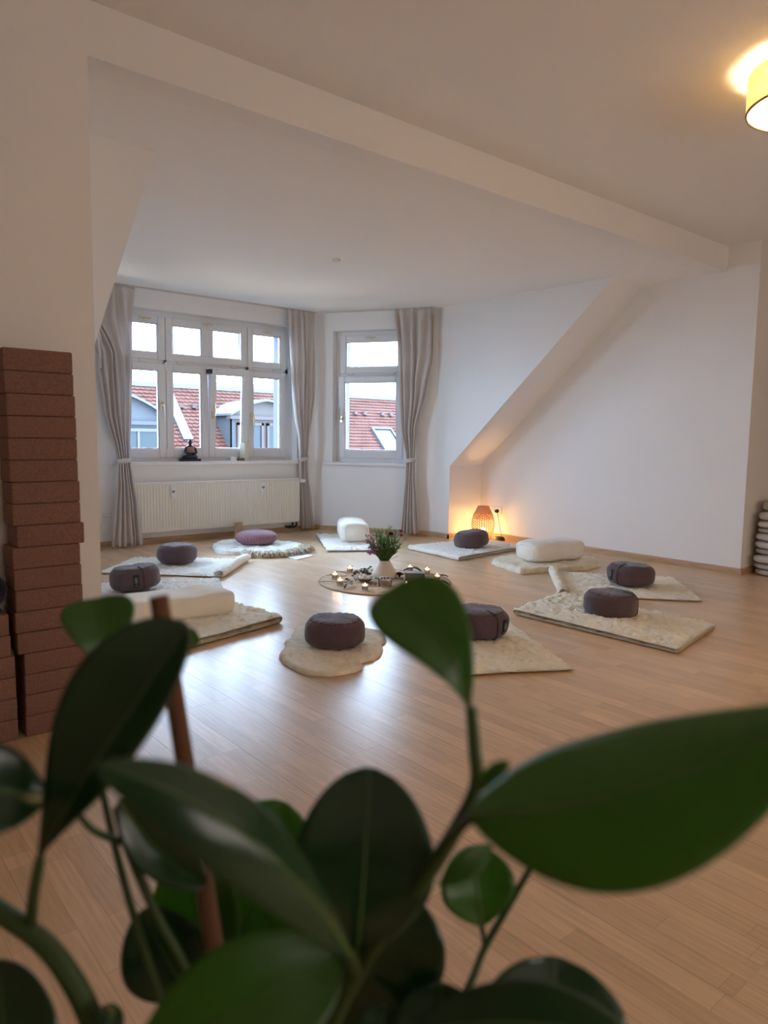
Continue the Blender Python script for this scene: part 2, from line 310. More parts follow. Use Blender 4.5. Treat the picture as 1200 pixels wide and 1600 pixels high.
PLANT_LEAVES=[
 ((0.1870,0.1723,0.9124),(0.2152,0.1250,0.9315),(0.2566,0.0817,0.9641),(-0.3929,-0.6649,-0.6353),(-0.7332,-0.1905,0.6528),0.0265,0.45,-0.28),
 ((0.2286,0.2121,0.9308),(0.2180,0.2183,0.9597),(0.2142,0.2505,0.9801),(0.8707,-0.2306,0.4344),(-0.4374,-0.7669,0.4697),0.0196,0.80,0.12),
 ((0.2068,0.2638,0.7910),(0.2032,0.2540,0.8413),(0.2235,0.2752,0.8815),(0.7043,-0.7087,-0.0406),(-0.6867,-0.6947,0.2140),0.0331,0.56,0.06),
 ((0.2572,0.2750,0.7978),(0.2394,0.2861,0.7694),(0.2171,0.3090,0.7042),(-0.5716,0.6616,0.4854),(-0.7305,-0.6797,0.0661),0.0373,0.50,0.06),
 ((0.1708,0.2213,0.8354),(0.1239,0.2238,0.9030),(0.0784,0.2467,0.9359),(0.7321,0.3493,0.5848),(0.1460,-0.9190,0.3661),0.0139,0.50,-0.25),
 ((0.0809,0.3386,0.8555),(0.1042,0.3139,0.9139),(0.1431,0.3140,0.9612),(0.1843,-0.9279,-0.3241),(-0.8481,-0.3168,0.4247),0.0280,0.64,0.30),
 ((0.1398,0.4148,0.9109),(0.1366,0.4143,0.9355),(0.1397,0.4336,0.9521),(0.9672,-0.2309,0.1057),(-0.2539,-0.8807,0.3998),0.0194,0.76,0.20),
 ((0.0859,0.3384,0.8846),(0.0608,0.3347,0.8961),(0.0361,0.3421,0.8949),(0.2049,0.6008,0.7727),(0.0648,-0.7961,0.6017),0.0184,0.50,0.25),
 ((0.1272,0.3658,0.8583),(0.1431,0.3553,0.8307),(0.1637,0.3415,0.8077),(-0.7801,0.1114,-0.6156),(-0.3076,-0.9252,0.2223),0.0116,0.50,0.20),
 ((0.1954,0.3913,0.6935),(0.2130,0.3731,0.7649),(0.2336,0.3763,0.8187),(0.6548,-0.7007,-0.2834),(-0.6982,-0.7043,0.1284),0.0368,0.55,0.08),
 ((0.1921,0.3935,0.6894),(0.1805,0.3859,0.7552),(0.1799,0.3922,0.7978),(0.8276,-0.5547,0.0858),(-0.5501,-0.8320,-0.0722),0.0258,0.55,0.08),
 ((0.1710,0.3755,0.7165),(0.1574,0.3778,0.7462),(0.1520,0.3985,0.7690),(0.7557,-0.4545,0.4715),(-0.5748,-0.8054,0.1449),0.0246,0.50,0.10),
 ((0.0951,0.2779,0.7852),(0.1311,0.2512,0.8110),(0.1782,0.2392,0.8196),(0.0442,-0.6098,-0.7913),(-0.5268,-0.6872,0.5002),0.0248,0.55,0.15),
 ((0.0719,0.3670,0.7189),(0.0710,0.3716,0.7473),(0.0716,0.3888,0.7811),(0.7718,-0.5989,0.2135),(-0.6358,-0.7295,0.2522),0.0280,0.60,0.10),
 ((0.3053,0.2692,0.7617),(0.3046,0.2730,0.7851),(0.3100,0.2840,0.8033),(0.8651,-0.4954,0.0784),(-0.4902,-0.8021,0.3410),0.0220,0.50,0.14),
 ((0.2277,0.2269,0.8412),(0.2379,0.2197,0.8510),(0.2545,0.2193,0.8539),(0.1382,-0.6955,-0.7051),(-0.4632,-0.6747,0.5747),0.0051,0.50,0.10),
 ((0.2748,0.1977,0.7226),(0.2795,0.1980,0.7544),(0.2989,0.2115,0.7797),(0.7297,-0.6679,-0.1464),(-0.5689,-0.7118,0.4119),0.0357,0.62,0.10),
 ((0.2715,0.1441,0.7906),(0.2342,0.1766,0.8008),(0.2047,0.2129,0.7892),(0.3094,0.3178,0.8962),(-0.6476,-0.6197,0.4433),0.0163,0.50,0.10),
 ((0.2467,0.2462,0.7137),(0.2496,0.2469,0.7371),(0.2588,0.2552,0.7580),(0.7561,-0.6502,-0.0742),(-0.6014,-0.7351,0.3129),0.0242,0.60,0.10),
 ((0.2266,0.2643,0.7233),(0.2270,0.2660,0.7383),(0.2349,0.2737,0.7473),(0.7646,-0.6444,-0.0118),(-0.5670,-0.6812,0.4632),0.0121,0.60,0.10),
 ((0.2075,0.1875,0.9096),(0.2091,0.1808,0.9184),(0.2143,0.1772,0.9235),(0.2141,-0.7319,-0.6469),(-0.9071,-0.3947,0.1464),0.0027,0.50,0.10),
 ((0.1883,0.4019,0.9216),(0.1870,0.4035,0.9255),(0.1865,0.4049,0.9324),(0.9263,-0.2952,0.2344),(-0.3423,-0.9191,0.1952),0.0041,0.50,0.10),
 ((0.1054,0.3433,0.7511),(0.1108,0.3399,0.7591),(0.1180,0.3469,0.7586),(0.4970,-0.7132,-0.4942),(-0.2364,-0.6593,0.7137),0.0071,0.50,0.10),
]
PLANT_STEMS=[
 ([(0.0583,0.3929,0.8261),(0.0722,0.3794,0.8122),(0.0896,0.3687,0.7931),(0.1022,0.3613,0.7671),(0.1107,0.3504,0.7396),(0.1337,0.3355,0.6748),(0.1576,0.3272,0.5675)],0.0048,0.0067),
 ([(0.0826,0.3434,0.8525),(0.0830,0.3592,0.8267),(0.0846,0.3740,0.8011)],0.0024,0.0029),
 ([(0.1278,0.3709,0.8517),(0.1335,0.3692,0.8259),(0.1448,0.3613,0.7885),(0.1589,0.3504,0.7468),(0.1635,0.3366,0.6731),(0.1617,0.3238,0.5676)],0.0024,0.0032),
 ([(0.1098,0.3730,0.8523),(0.1172,0.3719,0.8415),(0.1329,0.3691,0.8306)],0.0017,0.0021),
 ([(0.2291,0.2118,0.9317),(0.2292,0.2092,0.9134),(0.2319,0.2107,0.8927),(0.2269,0.2237,0.8611),(0.2194,0.2390,0.8310),(0.2075,0.2626,0.7862),(0.1949,0.2889,0.7094),(0.1712,0.3158,0.5678)],0.0025,0.0053),
 ([(0.1900,0.1735,0.9108),(0.2070,0.1980,0.8875),(0.2250,0.2239,0.8602)],0.0021,0.0027),
 ([(0.1719,0.2229,0.8345),(0.1886,0.2425,0.8111),(0.2064,0.2633,0.7846)],0.0024,0.0032),
 ([(0.3307,0.2529,0.7988),(0.3176,0.2603,0.7721),(0.3060,0.2668,0.7485),(0.2893,0.2652,0.7302),(0.2549,0.2746,0.6833),(0.1821,0.3068,0.5680)],0.0019,0.0025),
 ([(0.3054,0.2692,0.7625),(0.3061,0.2676,0.7545),(0.3060,0.2667,0.7474)],0.0015,0.0015),
 ([(0.1390,0.4157,0.9120),(0.1360,0.4158,0.8953),(0.1289,0.4051,0.8683),(0.1350,0.3770,0.7956),(0.1536,0.3472,0.6905),(0.1603,0.3249,0.5676)],0.0015,0.0025),
 ([(0.1331,0.4215,0.9192),(0.1314,0.4209,0.9044),(0.1295,0.4070,0.8674)],0.0022,0.0018),
 ([(0.3212,0.2551,0.8043),(0.3278,0.2555,0.7995),(0.3322,0.2541,0.7977)],0.0011,0.0015),
]
STAKE=[(0.1572,0.3807,0.9605),(0.1737,0.3438,0.7415),(0.1685,0.3295,0.5556)]
STAKE_SHORT=[(0.2314,0.3822,0.7524),(0.2228,0.3706,0.7102),(0.1855,0.3269,0.5438)]
PLANT_BASE=(0.166,0.326,0.562)
# ------------------------------------------------------------------ room shell
XL, XR, YB, ZD, ZC = 0.921, 5.811, 2.778, 2.382, 2.570
YR, XC, XCL, YK, ZK, YS = 2.528, 5.331, 1.460, 5.319, 0.760, 3.477
XW, XW0, Y1, Y2 = 4.611, 2.169, 6.731, 5.529
BK, LF, RT = -3.2, -2.6, 8.0
floor = struct(MB().box(LF - .2, RT + .2, BK - .2, 7.3, -0.22, -0.0006), 'floor', M['floor'])
pl = MB().box(-0.09649, 0.09649, -0.6428, 0.6428, -0.012, 0.0)
proto = pl.build('board', M['floor'], floor, smooth=False, bevel=0.0004)
first = True; k = 0
for i in range(-2, 36):
    cx = -0.5 + i * 0.1932; off = [0.0, 0.43, 0.86, 0.27, 0.71][i % 5]
    for j in range(6):
        cy = 0.2 + off + j * 1.2858 - 0.3
        if cx < 0.75 and cy > 3.4: continue
        if cy > 7.2 or (cx > 6.1 and cy > 3.4) or (cx < 1.3 and cy > 5.4): continue
        o = proto if first else proto.copy()
        if not first: COL.objects.link(o)
        o.location = (cx, cy, 0); first = False
# ceilings
struct(MB().box(LF, RT, BK, YB + .14, ZC, ZC + .2), 'ceiling', M['ceil'])
struct(MB().prism([(XL - .1, YB + .14, ZD), (XR + .1, YB + .14, ZD), (XR + .1, YS + .05, ZD), (XC + .12, YS + .3, ZD), (XC + .12, Y2, ZD), (XW + .3, Y1 + .2, ZD), (XW0 - .3, Y1 + .2, ZD), (XCL - .12, Y2, ZD), (XCL - .12, YS + .3, ZD), (XL - .1, YS + .05, ZD)], (0, 0, .3)), 'ceiling', M['ceil'])
# front wall plane: wall beside the blocks and the lintel over the wide opening in one piece
struct(MB().prism([(LF, YB, 0), (XL, YB, 0), (XL, YB, ZD), (XR, YB, ZD), (XR, YB, ZC), (LF, YB, ZC)], (0, .14, 0)), 'wall_front', M['wall'])
struct(MB().box(XL - .14, XL, YB + .14, 5.6, 0, ZD + .1), 'wall_left', M['wall'])
struct(MB().box(XR, XR + .15, YR, 5.6, 0, ZC), 'wall_right', M['wall'])
struct(MB().box(XR + .15, RT, YR, YR + .15, 0, ZC), 'wall_recess', M['wall'])
struct(MB().box(RT, RT + .15, BK, YR + .15, 0, ZC), 'wall_far_right', M['beige'])
struct(MB().box(LF - .15, LF, BK, YB + .14, 0, ZC), 'wall_far_left', M['beige'])
mb = MB().box(LF, RT, BK - .15, BK, 0, ZC)
struct(mb, 'wall_rear', M['beige'])
for sgn, xc, xo, nm in ((1, XC, XR, 'right'), (-1, XCL, XL, 'left')):
    xk = xc + sgn * .04
    struct(MB().box(min(xk, xo), max(xk, xo), YK, YK + .15, 0, ZK + .1), 'wall_knee_' + nm, M['wall'])
    nrm = Vector((0, ZD - ZK, YK - YS)).normalized() * .15
    struct(MB().prism([(xk, YS, ZD), (xo, YS, ZD), (xo, YK, ZK), (xk, YK, ZK)], nrm), 'wall_slope_' + nm, M['wall'])
    struct(MB().prism([(xc, YS, ZD), (xc, YK, ZK), (xc, YK, 0), (xc, Y2 + .03, 0), (xc, Y2 + .03, ZD)], (sgn * .04, 0, 0)), 'wall_cheek_' + nm, M['wall'])

def wall_hole(name, P0, t, n, L, s0, s1, z0, z1, depth=.49, ext0=0.0, ext1=0.0):
    """wall from P0 along t (length L), thickened outwards along n, with one opening"""
    mb = MB(); T = Vector((*t, 0)); Nn = Vector((*n, 0)); P = Vector((*P0, 0))
    mtx = Matrix(((T.x, Nn.x, 0, P.x), (T.y, Nn.y, 0, P.y), (0, 0, 1, 0), (0, 0, 0, 1)))
    for a, b, c, d in ((-ext0, s0, 0, ZD + .1), (s1, L + ext1, 0, ZD + .1), (s0, s1, 0, z0), (s0, s1, z1, ZD + .1)):
        mb.cur = 0; mb.box(a, b, 0, .14, c, d, mtx); mb.cur = 1; mb.box(a, b, .14, depth, c, d, mtx)
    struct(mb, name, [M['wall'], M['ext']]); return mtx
T2, N2 = (0.5137, -0.8580), (0.8580, 0.5137)
T0, N0 = (-0.5137, -0.8580), (-0.8580, 0.5137)
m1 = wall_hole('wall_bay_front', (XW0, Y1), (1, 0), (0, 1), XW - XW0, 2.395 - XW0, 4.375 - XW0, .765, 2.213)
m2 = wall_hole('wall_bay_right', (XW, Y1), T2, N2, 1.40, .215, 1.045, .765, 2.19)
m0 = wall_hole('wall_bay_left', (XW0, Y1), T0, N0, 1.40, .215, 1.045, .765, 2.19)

# ------------------------------------------------------------------ windows
def bars(x0, x1, z0, z1, w, y0, y1, wb=None):
    wb = wb or w
    return MB().box(x0, x0 + w, y0, y1, z0, z1).box(x1 - w, x1, y0, y1, z0, z1).box(x0 + w, x1 - w, y0, y1, z0, z0 + wb).box(x0 + w, x1 - w, y0, y1, z1 - w, z1)
def empty_at(name, parent, loc, rx=0):
    return None
def sash(root, x0, x1, z0, z1, w=.06, panes=None, handle=None, tilt=0.0, y=(.085, .150), wb=None):
    panes = panes or [(x0 + w, x1 - w)]
    mb = bars(x0, x1, z0, z1, w, y[0], y[1], wb)
    for (a, b), (c, d) in zip(panes, panes[1:]): mb.box(b, c, y[0], y[1], z0 + w, z1 - w)
    mb.v = [(v[0] - x0, v[1] - y[0], v[2] - z0) for v in mb.v]
    o = mb.build('sash', M['pvc'], root, smooth=False, bevel=.006, loc=(x0, y[0], z0)); o.rotation_euler = (radians(tilt), 0, 0)
    for a, b in panes:
        MB().box(a - .004 - x0, b + .004 - x0, .022, .030, (wb or w) - .004, z1 - z0 - w + .004).build('pane', M['glass'], o, smooth=False)
        g = bars(a - x0, b - x0, (wb or w), z1 - z0 - w, .007, .016, .036); g.build('glazing_bead', M['rail'], o, smooth=False)
    if handle:
        hx, hz, kind = handle; hx -= x0; hz -= z0
        h = MB().box(hx - .014, hx + .014, -.012, 0, hz - .035, hz + .035).tube([(hx, -.01, hz), (hx, -.045, hz)], .009, 8)
        if kind == 'down': h.tube([(hx, -.045, hz + .01), (hx, -.05, hz - .06), (hx, -.045, hz - .125)], [.010, .009, .007], 8)
        elif kind == 'up': h.tube([(hx, -.045, hz - .01), (hx, -.05, hz + .06), (hx, -.045, hz + .125)], [.010, .009, .007], 8)
        else: h.v = [(hx + (x - hx) * .8, y * .7, hz + (z - hz) * .45) for x, y, z in h.v]; h.tube([(hx + .05, -.032, hz), (hx, -.036, hz), (hx - .06, -.032, hz)], [.010, .009, .007], 8)
        h.build('handle', M['brass'], o)
    return o
# window 1: four casements under four transom lights
w1 = sroot('window_1', (XW0, Y1, 0)); bx = lambda x: x - XW0
fx0, fx1, fz0, fz1 = bx(2.395), bx(4.375), .766, 2.213
mb = bars(fx0, fx1, fz0, fz1, .095, .10, .17, .05); mb.box(fx0 + .095, fx1 - .095, .10, .17, fz1 - .065, fz1 - .05)
mb.box(fx0 + .05, fx1 - .05, .10, .17, 1.715, 1.765); mb.box(bx(2.905), bx(2.945), .10, .17, fz0 + .05, fz1 - .05); mb.box(bx(3.80), bx(3.84), .10, .17, fz0 + .05, fz1 - .05)
mb.build('window_frame', M['pvc'], w1, smooth=False, bevel=.005)
zl0, zl1, zu0, zu1 = .815, 1.722, 1.755, 2.165
sash(w1, bx(2.485), bx(2.921), zl0, zl1, .068, handle=(bx(2.880), 1.32, 'down'), wb=.09)
sash(w1, bx(2.929), bx(3.368), zl0, zl1, .070, wb=.09)
sash(w1, bx(3.372), bx(3.816), zl0, zl1, .068, handle=(bx(3.405), 1.245, 'up'), tilt=3.2, wb=.09)
sash(w1, bx(3.824), bx(4.287), zl0, zl1, .066, handle=(bx(3.862), 1.245, 'down'), wb=.09)
sash(w1, bx(2.485), bx(2.921), zu0, zu1, .070, handle=(bx(2.72), 2.135, 'side'))
sash(w1, bx(2.929), bx(3.816), zu0, zu1, .070, panes=[(bx(3.010), bx(3.305)), (bx(3.430), bx(3.735))], handle=(bx(3.36), 2.135, 'side'))
sash(w1, bx(3.824), bx(4.287), zu0, zu1, .064, handle=(bx(4.05), 2.135, 'side'))
mb = MB().box(bx(3.345), bx(3.39), .03, .12, 1.655, 1.70); mb.build('tilt_stay', M['darkmetal'], w1, smooth=False)
for hx, hz in ((2.70, 1.742), (3.08, 1.742), (3.66, 1.742), (3.92, 1.742), (4.16, 1.742), (2.925, 1.70), (2.925, .86)):
    t_ = hz == 1.742
    MB().box(bx(hx) - (.035 if t_ else .008), bx(hx) + (.035 if t_ else .008), .078, .10, hz - (.010 if t_ else .04), hz + (.010 if t_ else .04)).build('hinge', M['white'], w1, smooth=False, bevel=.003)
MB().box(bx(2.33), bx(4.455), -.055, .12, .748, .782).build('window_sill', M['sill'], w1, smooth=False, bevel=.006)
# window 2 (right of the bay) and its mirror twin
def narrow_window(name, P, t, n, flip):
    ang = math.atan2(t[1], t[0]); w = sroot(name, (P[0], P[1], 0), ang if not flip else math.atan2(-t[1], -t[0]))
    sx = (lambda a, b: (a, b)) if not flip else (lambda a, b: (-b, -a))
    a0, a1 = sx(.215, 1.045); mb = bars(a0, a1, .766, 2.19, .060, .10, .17)
    mb.box(a0 + .04, a1 - .04, .10, .17, 1.69, 1.745); mb.build('window_frame', M['pvc'], w, smooth=False, bevel=.005)
    b0, b1 = sx(.262, .998); hx = .295 if not flip else -.295
    sash(w, b0, b1, .812, 1.705, .068, handle=(hx, 1.24, 'up'), tilt=3.0, wb=.088)
    sash(w, b0, b1, 1.74, 2.145, .068, handle=((b0 + b1) / 2, 2.115, 'side'))
    for hh in (.38, .86):
        q = hh if not flip else -hh
        MB().box(q - .035, q + .035, .078, .10, 1.722, 1.742).build('hinge', M['white'], w, smooth=False, bevel=.003)
    s0, s1 = sx(.125, 1.10); MB().box(s0, s1, -.055, .12, .735, .768).build('window_sill', M['sill'], w, smooth=False, bevel=.006)
# local frame of window 2: x along t, y outwards along n
narrow_window('window_2', (XW, Y1), T2, N2, False)
narrow_window('window_3', (XW0, Y1), T0, N0, True)

# ------------------------------------------------------------------ baseboards
def base_run(name, p, q, nrm, h=.052, th=.014):
    p, q, n = Vector((*p, 0)), Vector((*q, 0)), Vector((*nrm, 0)).normalized()
    prof = [(0, 0), (th, 0), (th, h - .012), (.007, h), (0, h)]
    poly = [p + n * a + Vector((0, 0, b)) for a, b in prof]
    struct(MB().prism(poly, q - p), name, M['skirt'])
base_run('baseboard_right', (XR, YR), (XR, YK), (-1, 0)); base_run('baseboard_recess', (XR - .014, YR), (RT, YR), (0, -1))
base_run('baseboard_knee', (XC - .014, YK), (XR, YK), (0, -1)); base_run('baseboard_cheek', (XC, YK - .014), (XC, Y2), (-1, 0))
base_run('baseboard_bay_right', (XW, Y1), (XW + T2[0] * 1.4, Y1 + T2[1] * 1.4), (-N2[0], -N2[1]))
base_run('baseboard_bay_front', (XW0, Y1), (XW, Y1), (0, -1)); base_run('baseboard_bay_left', (XW0, Y1), (XW0 + T0[0] * 1.4, Y1 + T0[1] * 1.4), (-N0[0], -N0[1]))
base_run('baseboard_front', (LF, YB), (XL, YB), (0, -1))

# ------------------------------------------------------------------ lamps
def ceiling_lamp(loc, label, power):
    L = thing('ceiling_lamp', label, 'lamp', (loc[0], loc[1], 2.40)); r, h = .25, .14
    MB().lathe([(r - .004, 0), (r, 0), (r, h), (r - .004, h), (r - .004, 0)], 96, caps=False).build('lamp_shade', M['lampfabric'], L)
    MB().lathe([(r + .001, -.002), (r + .002, .004), (r - .006, .004), (r - .006, -.002), (r + .001, -.002)], 96, caps=False).build('rim', M['jute_edge'], L)
    MB().lathe([(.001, -.006), (r * .6, -.005), (r - .008, .0), (r - .008, .003), (.001, .0)], 64, caps=False).build('diffuser', M['diffuser'], L)
    MB().lathe([(.205, h - .012), (.205, .17)], 48).build('ceiling_plate', M['white'], L)
    MB().box(-r + .004, r - .004, -.006, .006, h - .01, h).build('bracket', M['white'], L, smooth=False)
    for a in (0, 2.1, 4.2):
        MB().blob((cos(a) * .10, sin(a) * .10, .095), .028, .028, .028).build('bulb', M['ceil_bulb'], L)
        d = bpy.data.lights.new('ceiling_lamp_light', 'POINT'); d.energy = power / 3; d.color = (1.0, 0.75, 0.47); d.shadow_soft_size = .035
        o = bpy.data.objects.new('lamp_light', d); COL.objects.link(o); o.parent = L; o.location = (cos(a) * .10, sin(a) * .10, .035)
    return L
ceiling_lamp((3.29, 1.26), 'round drum lamp with woven yellow-lit shade under the ceiling', 46)

L = thing('table_lamp', 'glowing woven wicker lamp on the floor in the corner beside the wall socket', 'lamp', (5.60, 5.08, 0))
prof = [(.075, .004), (.098, .05), (.112, .10), (.118, .15), (.115, .20), (.103, .25), (.085, .295), (.064, .335), (.058, .345)]
def shade_r(z):
    for (r0, z0), (r1, z1) in zip(prof, prof[1:]):
        if z <= z1: return r0 + (r1 - r0) * (z - z0) / (z1 - z0)
    return prof[-1][0]
nr, ns = 24, 30; mb = MB(); zs = [.004 + .341 * i / nr for i in range(nr + 1)]
for i in range(nr):            # woven cane: each cell of the weave leaves a small open hole
    for k_ in range(ns):
        a0, a1 = 2 * pi * k_ / ns, 2 * pi * (k_ + 1) / ns; z0, z1 = zs[i], zs[i + 1]
        hole = .42 if z0 < .21 else (.26 if z0 < .265 else .0)
        if (i + k_) % 2: hole *= .75
        P = lambda a, z, d=0: Vector(((shade_r(z) + d) * cos(a), (shade_r(z) + d) * sin(a), z))
        b = .004 if (i + k_) % 2 else -.002
        if hole == 0: mb.add([P(a0, z0), P(a1, z0), P(a1, z1), P(a0, z1)], [(0, 1, 2, 3)]); continue
        am, zm, da, dz = (a0 + a1) / 2, (z0 + z1) / 2, (a1 - a0) * hole, (z1 - z0) * hole
        mb.add([P(a0, z0), P(a1, z0), P(a1, z1), P(a0, z1), P(am - da, zm - dz, b), P(am + da, zm - dz, b), P(am + da, zm + dz, b), P(am - da, zm + dz, b)],
               [(0, 1, 5, 4), (1, 2, 6, 5), (2, 3, 7, 6), (3, 0, 4, 7)])
mb.build('lamp_shade', M['wicker'], L, smooth=False)
MB().lathe([(.056, .340), (.061, .343), (.061, .350), (.056, .350), (.056, .340)], 40, caps=False).build('rim', M['wicker'], L)
MB().lathe([(.074, 0), (.076, .006), (.02, .008), (.018, .06), (.001, .06)], 32).build('base', M['darkmetal'], L)
MB().blob((0, 0, .095), .024, .024, .03).build('bulb', M['bulb'], L)
d = bpy.data.lights.new('table_lamp_light', 'POINT'); d.energy = 2.5; d.color = (1.0, 0.50, 0.17); d.shadow_soft_size = .02
o = bpy.data.objects.new('lamp_light', d); COL.objects.link(o); o.parent = L; o.location = (0, 0, .125)
mb = MB().tube(smooth_path([(.07, -.03, .006), (.10, -.12, .006), (.11, -.10, .012), (.13, -.16, .010), (.137, -.145, .03), (.142, -.10, .15), (.14, -.075, .27), (.135, -.065, .295)], 6), .003, 6)
mb.build('power_cord', M['black'], L)
mb = MB()
for k_ in range(5): mb.tube(smooth_path([(.09 + .03 * cos(a) , -.17 + .05 * sin(a) + k_ * .004, .008 + .007 * k_) for a in [2 * pi * q / 8 + k_ for q in range(9)]], 3), .004, 6)
mb.build('cord_coil', M['black'], L)
mb = MB().lathe([(.019, 0), (.019, .02), (.012, .035), (.001, .036)], 16); mt = Matrix.Translation((.148, -.065, .295)) @ Matrix.Rotation(-pi / 2, 4, 'Y'); mb.v = [tuple(mt @ Vector(v)) for v in mb.v]
mb.build('plug', M['black'], L)

def socket(loc, rz, gangs, label):
    s = thing('wall_socket', label, 'socket', loc, rz); w = .08 + .071 * (gangs - 1)
    MB().box(-w / 2, w / 2, -.009, 0, -.04, .04).build('cover_plate', M['white'], s, smooth=False, bevel=.004)
    for g in range(gangs):
        cx = (g - (gangs - 1) / 2) * .071
        mb = MB().lathe([(.001, -.010), (.0195, -.010), (.021, .0), (.0225, .001), (.0225, -.002)], 24, caps=False)
        mt = Matrix.Translation((cx, -.0095, 0)) @ Matrix.Rotation(pi / 2, 4, 'X'); mb.v = [tuple(mt @ Vector((v[0], v[1], v[2] * .3))) for v in mb.v]; mb.build('outlet', M['white'], s)
        MB().box(cx - .011, cx - .006, -.0102, -.0085, -.003, .003).box(cx + .006, cx + .011, -.0102, -.0085, -.003, .003).build('contact', M['black'], s, smooth=False)
    return s
socket((XR, 5.085, .296), -pi / 2, 2, 'double white wall socket above the skirting beside the glowing lamp')
socket((2.293, Y1, .277), 0, 1, 'single white wall socket left of the left curtain')

d_ = tag(MB().lathe([(.028, 0), (.03, -.004), (.03, -.016), (.024, -.02), (.001, -.02)], 24).build('ceiling_hook_cover', M['white'], None, loc=(3.326, 4.579, ZD)), 'small square-looking white cover on the lower ceiling of the bay', 'ceiling fitting')

# ------------------------------------------------------------------ radiator
rd = thing('radiator', 'long cream ribbed radiator below the four-casement window', 'radiator', (2.50, Y1, 0)); x0, x1, z0, z1, yf = 0, 1.84, .115, .592, -.115
nf = 60; mb = MB(); prof = []
for i in range(nf):
    a = x0 + .02 + (x1 - x0 - .04) * i / nf; w = (x1 - x0 - .04) / nf
    prof += [(a, 0), (a + w * .30, 0), (a + w * .42, .008), (a + w * .88, .008)]
prof.append((x1 - .02, 0))
def ribs(u, v):
    i = int(round(u * (len(prof) - 1))); x, dd = prof[i]; dd *= min(1, min(v, 1 - v) / .05); return Vector((x, yf + dd, z0 + .02 + (z1 - z0 - .04) * v))
mb.grid(ribs, len(prof) - 1, 24); mb.build('front_panel', M['radiator'], rd, sharp=180, smooth=False)
mb = MB().box(x0, x1, yf, -.03, z1 - .02, z1).box(x0, x1, yf, -.03, z0, z0 + .02).box(x0, x0 + .02, yf, -.03, z0, z1).box(x1 - .02, x1, yf, -.03, z0, z1).box(x0 + .02, x1 - .02, -.05, -.03, z0 + .02, z1 - .02)
mb.build('casing', M['radiator'], rd, smooth=False, bevel=.006)
for hx, hz in ((2.888 - 2.50, .487), (3.871 - 2.50, .496)):
    h = MB().box(hx - .022, hx + .022, yf - .022, yf, hz - .055, hz + .055).build('heat_meter', M['white'], rd, smooth=False, bevel=.008)
    heart = MB().prism([(hx + .017 * (sin(a) ** 3), yf - .0235, hz + .012 + .0011 * (13 * cos(a) - 5 * cos(2 * a) - 2 * cos(3 * a) - cos(4 * a))) for a in [2 * pi * q / 24 for q in range(24)]], (0, .004, 0))
    heart.build('heart_mark', M['grey'], h, smooth=False)
mb = MB().lathe([(.02, 0), (.024, .005), (.024, .06), (.018, .065)], 16); mt = Matrix.Translation((x1, -.130, z1 - .03)) @ Matrix.Scale(.8, 4) @ Matrix.Rotation(pi / 2, 4, 'Y'); mb.v = [tuple(mt @ Vector(v)) for v in mb.v]; mb.build('thermostat', M['white'], rd)
mb = MB()
for hx in (1.77, 1.82): mb.tube([(hx, -.08, z0 + .01), (hx, -.08, .07), (hx - .03, -.06, .05), (hx - .05, -.04, .06), (hx - .05, -.016, .06)], .012, 8)
mb.build('pipe', M['darkmetal'], rd)

# ------------------------------------------------------------------ curtains and rail
def rail_pts(off):
    c1 = Vector((XW, Y1, 0)); c0 = Vector((XW0, Y1, 0)); n2, n0 = Vector((*N2, 0)), Vector((*N0, 0))
    k = off * math.tan(math.acos(.5137) / 2)
    return [c0 + Vector((*T0, 0)) * 1.36 - n0 * off, Vector((XW0 + k, Y1 - off, 0)), Vector((XW - k, Y1 - off, 0)), c1 + Vector((*T2, 0)) * 1.38 - n2 * off]
rp = rail_pts(.09); mb = MB(); w_ = .012
pts = [p + Vector((0, 0, ZD - .008)) for p in rp]
for a, b in zip(pts, pts[1:]):
    t_ = (b - a).normalized(); n_2 = Vector((-t_.y, t_.x, 0)) * .011
    mb.prism([a - n_2 + Vector((0, 0, -.006)), a + n_2 + Vector((0, 0, -.006)), a + n_2 + Vector((0, 0, .008)), a - n_2 + Vector((0, 0, .008))], b - a)
tag(mb.build('curtain_rail', M['rail'], None, smooth=False), 'thin pale curtain rail along the ceiling of the window bay', 'curtain rail')
def path_at(pts, s):
    for a, b in zip(pts, pts[1:]):
        L_ = (b - a).length
        if s <= L_ or b is pts[-1]: t_ = (b - a).normalized(); return a + t_ * s, Vector((-t_.y, t_.x, 0)), t_
        s -= L_
def interp(rows, z):
    if z >= rows[0][0]: return rows[0][1:]
    for r0, r1 in zip(rows, rows[1:]):
        if z >= r1[0]:
            k_ = (r0[0] - z) / (r0[0] - r1[0]); k_ = k_ * k_ * (3 - 2 * k_) * .5 + k_ * .5; return tuple(a + (b - a) * k_ for a, b in zip(r0[1:], r1[1:]))
    return rows[-1][1:]
